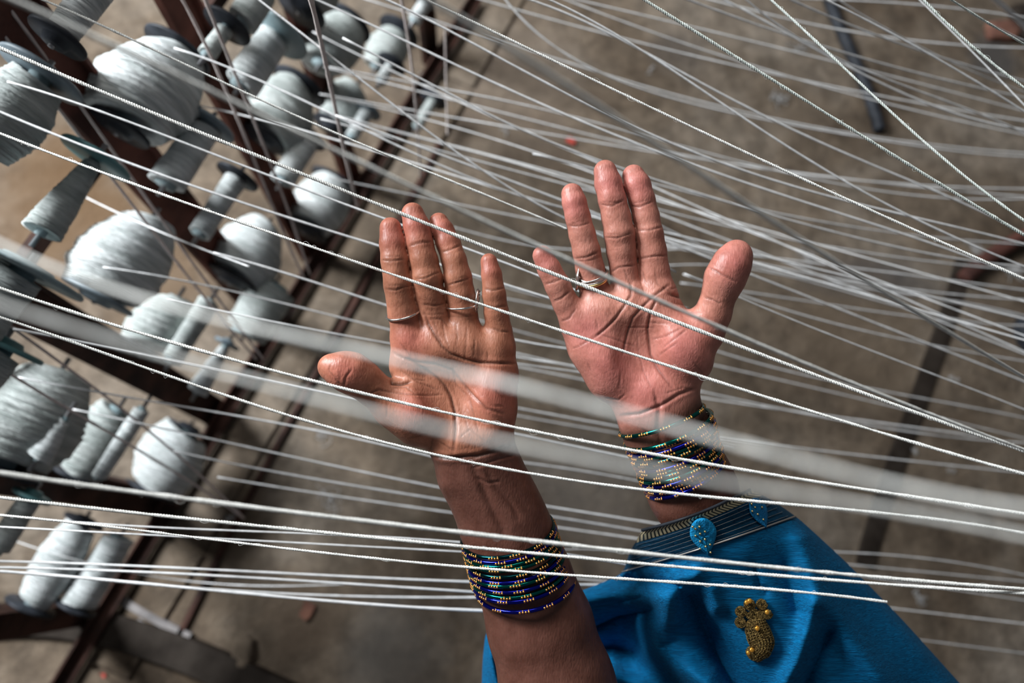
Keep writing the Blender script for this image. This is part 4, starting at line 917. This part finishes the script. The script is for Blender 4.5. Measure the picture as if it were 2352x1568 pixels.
# softer threads farther down: pixels, distance at start, distance at end, radius
def tz(*p): return [(1100+x/1.8786, y/1.8786) for x, y in p]
def qz(*p): return [(1600+x/2.613, 500+y/2.613) for x, y in p]
MID = [
 ([(596, 0), (686, 73), (808, 163), (931, 265), (1053, 351), (1159, 424), (1295, 500)], .60, .66, .0009),
 ([(731, 0), (890, 78), (1100, 170), (1313, 271), (1473, 330), (1552, 367), (1900, 480), (2352, 640)], .64, .70, .0009),
 ([(890, 0), (992, 53), (1100, 104), (1313, 218), (1473, 309), (1664, 367), (1898, 452), (2352, 560)], .60, .70, .0009),
 ([(1265, 0), (1419, 85), (1494, 128), (1579, 181), (1686, 256), (1898, 394), (2111, 505), (2352, 612)], .60, .66, .0008),
 ([(1222, 0), (1366, 64), (1473, 114), (1632, 202), (1792, 277), (1898, 341), (2271, 490), (2352, 540)], .64, .72, .0009),
 ([(17, 188), (172, 234), (379, 313), (585, 389), (800, 475), (882, 498), (1064, 570), (1230, 630)], .58, .60, .0009),
 ([(0, 257), (155, 320), (482, 441), (800, 540), (869, 567), (1084, 630), (1163, 654), (1262, 685)], .60, .64, .0010),
 ([(490, 580), (700, 641), (886, 701), (1000, 735), (1300, 800)], .66, .72, .0010),
 ([(165, 438), (268, 484), (383, 542), (490, 580)], .85, .70, .0008),
 ([(237, 614), (429, 645), (700, 710), (894, 756), (1250, 830)], .72, .78, .0009),
 ([(383, 687), (700, 752), (898, 790), (1300, 850)], .66, .74, .0007),
 ([(400, 110), (543, 163), (767, 265), (971, 359), (1159, 440), (1290, 475)], .68, .72, .0009),
 ([(400, 233), (563, 261), (710, 306), (890, 359), (1200, 445), (1290, 480)], .8, .76, .0009),
 ([(718, 73), (882, 155), (1012, 212), (1200, 302), (1366, 367), (1500, 430)], .82, .80, .0009),
 ([(767, 224), (971, 273), (1200, 339), (1370, 400)], .92, .85, .0008),
 ([(1012, 327), (1200, 376), (1400, 430)], .95, .9, .0008),
 ([(30, 755), (214, 790), (344, 817), (700, 894), (830, 918), (1200, 1000), (1440, 1050)], .60, .75, .0010),
 ([(42, 865), (172, 894), (383, 924), (700, 985), (900, 1025), (1030, 1058)], .72, .78, .0010),
 ([(168, 940), (400, 988), (700, 1056), (1030, 1122), (1240, 1160)], .78, .82, .0010),
 ([(400, 1036), (700, 1094), (1050, 1156), (1250, 1180), (1500, 1225)], .80, .84, .0011),
 ([(500, 1096), (700, 1126), (1050, 1182), (1260, 1205), (1480, 1240)], .86, .88, .0010),
 ([(0, 1183), (180, 1198), (700, 1226), (1070, 1245), (1440, 1296)], .60, .66, .0008),
 ([(0, 1210), (280, 1224), (700, 1248), (1070, 1267)], .58, .64, .0008),
 ([(0, 1288), (280, 1300), (700, 1316), (1090, 1338), (1400, 1342)], .66, .74, .0011),
 ([(0, 1302), (280, 1314), (700, 1330), (1100, 1363), (1330, 1372)], .64, .72, .0011),
 ([(0, 1312), (240, 1330), (480, 1356), (700, 1374), (1112, 1402)], .62, .66, .0014),
 ([(120, 1318), (400, 1350), (700, 1362), (1100, 1372)], .78, .76, .0010),
 ([(0, 1228), (180, 1290), (420, 1330), (700, 1345)], .95, .85, .0007),
 # fan of threads over the floor on the right
 (tz((80, 20), (700, 180), (1300, 330), (2352, 520)), .92, 1.0, .0010),
 (tz((380, 0), (820, 170), (1100, 250), (1500, 380), (2352, 580)), .90, 1.0, .0009),
 (tz((900, 0), (1290, 130), (1600, 240), (2352, 420)), .72, .9, .0010),
 (tz((700, 60), (1100, 170), (1500, 250), (2352, 480)), .9, 1.0, .0009),
 (tz((1060, 0), (1350, 150), (1530, 260), (1900, 430), (2352, 560)), .72, .8, .0010),
 (tz((1160, 0), (1330, 140), (1600, 270), (2200, 510), (2352, 570)), .68, .8, .0008),
 (tz((1350, 0), (1600, 110), (1800, 180), (2352, 350)), .70, .85, .0010),
 (tz((1500, 0), (1750, 130), (1850, 180), (2352, 480)), .62, .66, .0008),
 (tz((1240, 60), (1700, 150), (2000, 190), (2352, 206)), .95, 1.0, .0011),
 (tz((1560, 0), (2000, 30), (2352, 75)), .95, 1.0, .0010),
 (tz((110, 0), (300, 160), (500, 320), (750, 400), (1100, 480), (1500, 570), (2352, 675)), .80, 1.0, .0010),
 (tz((570, 330), (900, 420), (1400, 540), (2352, 660)), .95, 1.05, .0010),
 (tz((0, 420), (400, 480), (800, 620), (1200, 740), (1500, 760), (2352, 860)), .85, 1.0, .0009),
 (tz((0, 470), (500, 690), (740, 760), (1000, 850), (1150, 900), (1500, 990), (2352, 1150)), .66, .8, .0009),
 (tz((730, 900), (1100, 960), (1460, 1070), (2352, 1165)), .85, .95, .0009),
 (tz((750, 1010), (1100, 1130), (1500, 1180), (2352, 1295)), .90, 1.0, .0010),
 (tz((800, 1060), (1200, 1100), (1700, 1170), (2352, 1250)), .92, 1.0, .0010),
 (tz((400, 560), (800, 660), (1200, 720), (2352, 815)), .95, 1.05, .0010),
 (tz((450, 600), (900, 690), (1400, 740), (2352, 850)), .98, 1.05, .0010),
 (tz((1000, 850), (1250, 920), (1800, 1000), (2352, 1055)), .8, .95, .0009),
 (tz((1620, 40), (1850, 180), (2200, 330), (2352, 400)), .75, .85, .0007),
 (tz((1900, 0), (2060, 150), (2200, 300), (2352, 450)), .62, .62, .0006),
 (tz((2040, 0), (2200, 100), (2352, 175)), .66, .7, .0007),
 (tz((2230, 0), (2300, 60), (2352, 110)), .30, .32, .0009),
 (tz((0, 660), (260, 735), (500, 815), (560, 840)), .88, .88, .0010),
 (tz((0, 730), (200, 800), (360, 870), (530, 930)), .70, .72, .0010),
 (tz((0, 900), (300, 960), (540, 1010), (800, 1060)), .92, .95, .0009),
 (tz((0, 1010), (240, 1060), (560, 1080)), .95, .96, .0009),
 (tz((0, 1200), (230, 1270), (600, 1320)), .9, .95, .0010),
 (qz((0, 160), (280, 260), (700, 370), (1000, 440), (1500, 480), (1965, 590)), .88, 1.0, .0010),
 (qz((-100, 270), (240, 330), (640, 360), (900, 420), (1400, 600), (1965, 640)), .92, 1.0, .0009),
 (qz((240, 440), (540, 475), (1000, 560), (1400, 600), (1965, 650)), .95, 1.05, .0010),
 (qz((240, 455), (600, 570), (1000, 680), (1400, 760), (1965, 860)), .85, .95, .0009),
 (qz((240, 470), (600, 620), (1000, 780), (1400, 930), (1965, 1150)), .66, .70, .0006),
 (qz((60, 780), (400, 880), (900, 1000), (1400, 1090), (1965, 1200)), .95, 1.05, .0010),
 (qz((20, 860), (300, 940), (700, 1010), (1200, 1140)), 1.0, 1.05, .0009),
 (qz((0, 1040), (200, 1075), (700, 1190), (1200, 1270), (1965, 1350)), .95, 1.05, .0011),
 (qz((0, 1075), (300, 1120), (800, 1190)), .98, 1.0, .0011),
 (qz((120, 1320), (700, 1390), (1100, 1440), (1965, 1530)), .95, 1.05, .0011),
 ([(1185, 690), (1330, 720), (1500, 760)], .92, .95, .0010), ([(1188, 760), (1300, 790), (1420, 820)], .95, .98, .0011),
 ([(1188, 812), (1330, 845), (1480, 880)], .9, .93, .0011), ([(1190, 842), (1340, 872), (1480, 900)], .96, .98, .0011),
 ([(1190, 938), (1300, 955), (1440, 985), (1600, 1010)], .9, .95, .0011), ([(1192, 955), (1320, 978), (1450, 1000)], .96, 1.0, .0010),
 ([(1200, 1062), (1330, 1080), (1470, 1105)], .88, .92, .0011),
 ([(1250, 1265), (1440, 1268), (1500, 1280)], .9, .92, .0009), ([(1290, 1325), (1400, 1335)], .9, .9, .0011),
 ([(1980, 1270), (2150, 1285), (2352, 1320)], .95, 1.0, .0009), ([(1990, 1300), (2352, 1335)], 1.0, 1.05, .0009),
 ([(2030, 1330), (2352, 1378)], .95, 1.0, .0009), ([(2080, 1400), (2352, 1432)], 1.0, 1.0, .0009), ([(2120, 1470), (2352, 1500)], 1.0, 1.05, .0009),
]
def where(p):
    x, y = p
    if x < 15: return 'left edge %s' % ('top', 'upper third', 'middle', 'lower third', 'bottom')[min(4, max(0, int(y/H*5)))]
    if x > W-15: return 'right edge %s' % ('top', 'above middle', 'middle', 'below middle', 'bottom')[min(4, max(0, int(y/H*5)))]
    if y < 15: return 'top edge %s' % ('by biggest spool', 'above the creel', 'left of centre', 'right of centre', 'toward right corner')[min(4, int(x/W*5))]
    if x < 560: return '%s creel spools' % ('upper', 'middle', 'lower')[min(2, int(y/H*3))]
    if x < 860: return 'stone slabs' if y > 500 else 'far creel posts'
    if x < 1195: return 'behind left hand' if 480 < y < 1060 else ('left forearm' if y >= 1060 else 'floor above left hand')
    if x < 1720: return 'behind right hand' if 360 < y < 960 else ('the sari' if y > 1180 else ('right wrist' if y >= 960 else 'floor above right hand'))
    return 'floor right of right thumb'
def ext_for(p, end):
    x, y = p
    if on_edge(p): return None
    if not end:
        if x > 1600 and y < 1250: return 420 if y < 500 else 130
        if x > 1900: return 150
        if x >= 1000 and y < 480: return (x-780)*1.1
        if 1180 <= x < 1260 and y >= 480: return 130
        if 1080 <= x < 1180 and y >= 480: return 60
        if 1540 <= x <= 1640 and y < 640: return 200
        return 0
    if x > 1700: return 350
    if y < 500 or (x > 1500 and y < 700): return 2600-x
    if 1195 <= x < 1560: return max(60, 1580-x)
    return 90
seen = {}
items = []
for it in MID:
    t_ = 'soft pale thread from %s to %s' % (where(it[0][0]), where(it[0][-1])); seen.setdefault(t_, []).append(it)
ordw = ['topmost', 'second', 'third', 'fourth', 'fifth', 'sixth', 'seventh', 'eighth', 'ninth', 'tenth', 'eleventh', 'twelfth']
for t_, L_ in seen.items():
    L_.sort(key=lambda q: q[0][0][1]*.5+q[0][-1][1]*.5)
    for i, it in enumerate(L_):
        lab = t_ if len(L_) == 1 else ('%s %s' % (ordw[min(i, 11)], t_.replace('soft pale ', 'pale ')))
        thread(it[0], it[1], it[2], lab, it[3], 0, 'thread_far', 'pale threads stretched from the creel', ext=(ext_for(it[0][0], False), ext_for(it[0][-1], True)))
# pinkish threads hanging steeply in front of the creel
PINK = [
 ([(7, 0), (127, 162), (241, 324), (400, 540), (459, 630), (605, 825)], .62, .95, .0011, 'right one of the steep pinkish pair crossing the second big spool'),
 ([(-20, 40), (0, 69), (86, 186), (207, 344), (358, 540), (440, 645), (589, 825)], .62, .95, .0011, 'left one of the steep pinkish pair crossing the second big spool'),
 ([(420, 0), (499, 165), (585, 365), (651, 540), (700, 640)], .68, .98, .0011, 'left pinkish thread of the pair over the second dark post'),
 ([(472, 0), (541, 172), (620, 372), (682, 540), (712, 630)], .68, .98, .0011, 'right pinkish thread of the pair over the second dark post'),
 ([(714, 0), (743, 114), (775, 286), (808, 408), (822, 485)], .55, .95, .0014, 'thick pinkish thread hanging over the fuzzy spool'),
 ([(922, 0), (938, 90), (947, 163), (958, 270), (963, 367), (967, 410)], .80, 1.05, .0012, 'faint pinkish thread at the far end of the creel'),
 ([(1022, 60), (1025, 200), (1028, 310)], .95, 1.05, .0010, 'faintest pinkish thread beyond the creel end'),
 ([(0, 733), (115, 813), (291, 951), (430, 1062), (560, 1190)], .68, 1.05, .0011, 'upper pinkish thread crossing the huge streaky spool'),
 ([(0, 844), (153, 936), (260, 1000), (420, 1095), (560, 1190)], .70, 1.05, .0011, 'lower pinkish thread crossing the huge streaky spool'),
]
for p_, a_, b_, r_, lab in PINK: thread(p_, a_, b_, lab, r_*1.4, 0, 'thread_pink')

# ------------------------------------------------------------------ things on the floor
def floor_strip(name, pts, wd, th, m, label, cat, n_=40, z=0.0):
    Q, _ = resample(pts, n_); P = np.array([at_z(x_, y_, 0) for x_, y_ in Q]); T_ = np.gradient(P, axis=0); T_ /= np.linalg.norm(T_, axis=1)[:, None]
    S_ = np.cross(T_, [0, 0, 1.0])*wd/2; o_ = MB(); rs = np.random.default_rng(len(label))
    V = np.stack([P-S_+[0, 0, z], P+S_+[0, 0, z], P+S_*.9+[0, 0, z+th], P-S_*.9+[0, 0, z+th]], 1).reshape(-1, 3); i = np.arange(n_-1)[:, None]; j = np.arange(4)[None]
    Fq = np.stack([i*4+j, i*4+(j+1) % 4, (i+1)*4+(j+1) % 4, (i+1)*4+j], -1).reshape(-1, 4)
    Fq = np.concatenate([Fq, [[3, 2, 1, 0]], [[(n_-1)*4, (n_-1)*4+1, (n_-1)*4+2, (n_-1)*4+3]]])
    o_.add(V, Fq); o = o_.build(name, m, smooth=False); return tag(o, label, cat)
floor_strip('iron_strip', [(2212, 600), (2150, 800), (2085, 985), (2030, 1140), (1985, 1300)], .036, .006, M['iron_black'], 'long flat dark iron strip lying on the floor at the right', 'strip')
floor_strip('iron_rod', [(1010, 330), (947, 453), (801, 725), (652, 990), (520, 1250), (395, 1500)], .010, .010, M['iron'], 'thin grey iron rod lying parallel to the creel rail', 'rod')
floor_strip('iron_bar', [(-60, 1432), (120, 1428), (260, 1440), (400, 1492), (560, 1560), (760, 1650)], .058, .014, M['iron_black'], 'broad bent dark iron bar across the bottom left corner', 'bar')
floor_strip('wood_slat', [(284, 1378), (340, 1410), (440, 1462)], .014, .010, M['iron_grey'], 'longer pale slat on the floor by the bent iron bar', 'slat')
floor_strip('wood_slat', [(322, 1422), (352, 1450), (388, 1488)], .010, .010, M['iron_grey'], 'shorter pale slat on the floor by the bent iron bar', 'slat')
def cable(name, pts, r, m, label, cat):
    Q, _ = resample(pts, 60); P = np.array([at_z(x_, y_, r) for x_, y_ in Q]); o_ = MB(); o_.add(*tube(P, r, 10)); return tag(o_.build(name, m), label, cat)
cable('rubber_hose', [(1890, -40), (1925, 50), (1955, 130), (1990, 200), (2010, 260), (2020, 300)], .013, M['flange_dark'], 'black rubber hose curving down from the top edge at the right', 'hose')
cable('wooden_stick', [(2420, 520), (2352, 545), (2280, 585), (2215, 640)], .016, M['iron_red'], 'dark red-brown stick wound with lint at the right edge', 'stick')
def lump(name, px, py, rx, ry, h, m, label, cat, flat=.9, seed=1):
    c0 = at_z(px, py, 0); rs = np.random.default_rng(seed); k = 28; V, Fq = ball([0, 0, 0], 1.0, k, 12)
    s = 1+.12*np.sin(V[:, 0]*5+seed)*np.cos(V[:, 1]*4+seed*2)+.07*np.sin(V[:, 1]*11+seed)+.06*rs.normal(0, 1, len(V))*.5
    V = V*s[:, None]; V = np.sign(V)*np.abs(V)**.75; V = V*np.array([rx, ry, h]); V[:, 2] += h*.5; o_ = MB(); o_.add(V+c0, Fq); return tag(o_.build(name, m), label, cat)
lump('broken_brick', 2295, 78, .040, .026, .018, M['brick'], 'reddish broken brick near the top right corner', 'brick', seed=3)
lump('stone', 2352, 60, .035, .05, .02, M['iron_black'], 'blackish stone beside the broken brick', 'stone', seed=5)
lump('stone', 2352, 770, .022, .035, .02, M['flange_dark'], 'small dark stone at the right edge', 'stone', seed=6)
lump('stone', 560, 1500, .018, .030, .010, M['slab'], 'pale stone chip near the bottom, right of the slats', 'stone', seed=7)
def tangle(px, py, size, nstr, seed, label):
    c0 = at_z(px, py, .003); rs = np.random.default_rng(seed); o_ = MB()
    for _ in range(nstr):
        m_ = 24; w = np.cumsum(rs.normal(0, 1, (m_, 3)), 0); w = (w-w.mean(0))/np.abs(w).max(); P = np.stack([np.interp(np.linspace(0, m_-1, 70), range(m_), w[:, k]) for k in range(3)], -1)
        for _ in range(4): P[1:-1] = (P[:-2]+P[1:-1]+P[2:])/3
        P = P*size*np.array([1, 1, .12]); P[:, 2] = np.abs(P[:, 2]); o_.add(*tube(c0+P, .0006, 4))
    o = o_.build('lint_tangle', M['fluff']); return tag(o, label, 'lint')
TG = [(1855, 590, .035, 5, 'tangle of waste thread right of the right thumb'), (1790, 225, .035, 5, 'whitish waste thread on the floor between the steep green threads'),
      (1835, 110, .03, 3, 'wispy waste thread near the top edge by the rubber hose'), (2240, 570, .03, 5, 'lint wrapped by the red-brown stick'), (2190, 870, .02, 3, 'small lint tangle right of the iron strip'),
      (2100, 1035, .018, 3, 'lint scrap touching the iron strip'), (2185, 1080, .015, 2, 'tiny lint scrap right of the iron strip'), (2110, 1370, .025, 4, 'lint near the sari edge at the lower right'),
      (1495, 160, .02, 2, 'lone hooked thread scrap above the right hand'), (740, 1000, .03, 3, 'loose thread scrap below the left thumb'), (760, 1150, .05, 3, 'long curled waste thread left of the left forearm'),
      (250, 1400, .012, 4, 'lint clump on the creel foot'), (530, 1190, .02, 4, 'lint where the pinkish threads meet the rod'), (2330, 620, .04, 5, 'lint tangle at the right edge'),
      (890, 590-280, .02, 2, 'faint lint on the slabs by the far creel'), (980, 185, .025, 2, 'faint lint near the far creel end'), (1160, 300, .03, 2, 'fine curl of thread left of the red scrap')]
for i, (x_, y_, s_, k_, lab) in enumerate(TG): tangle(x_, y_, s_, k_, i+1, lab)
def scrap(px, py, s, m, label, seed):
    c0 = at_z(px, py, .002); rs = np.random.default_rng(seed); n_ = 9; a = np.sort(rs.uniform(0, 2*np.pi, n_)); r = s*rs.uniform(.6, 1.2, n_)
    top = np.stack([c0[0]+r*np.cos(a), c0[1]+r*np.sin(a), np.full(n_, .005)+rs.uniform(0, .003, n_)], -1); bot = top.copy(); bot[:, 2] -= .0045
    V = np.concatenate([top, bot]); Fc = [list(range(n_)), list(range(2*n_-1, n_-1, -1))]+[[i, i+n_, (i+1) % n_+n_, (i+1) % n_] for i in range(n_)]
    return tag(mesh_obj('paper_scrap', V, Fc, m, smooth=False), label, 'scrap')
scrap(1312, 326, .012, M['red'], 'small red scrap on the floor above the right hand', 1)
scrap(705, 1398, .016, M['brick'], 'brownish red scrap under the lowest thread bundle', 2)
scrap(230, 1562, .014, M['red'], 'red scrap at the bottom edge on the left', 3)
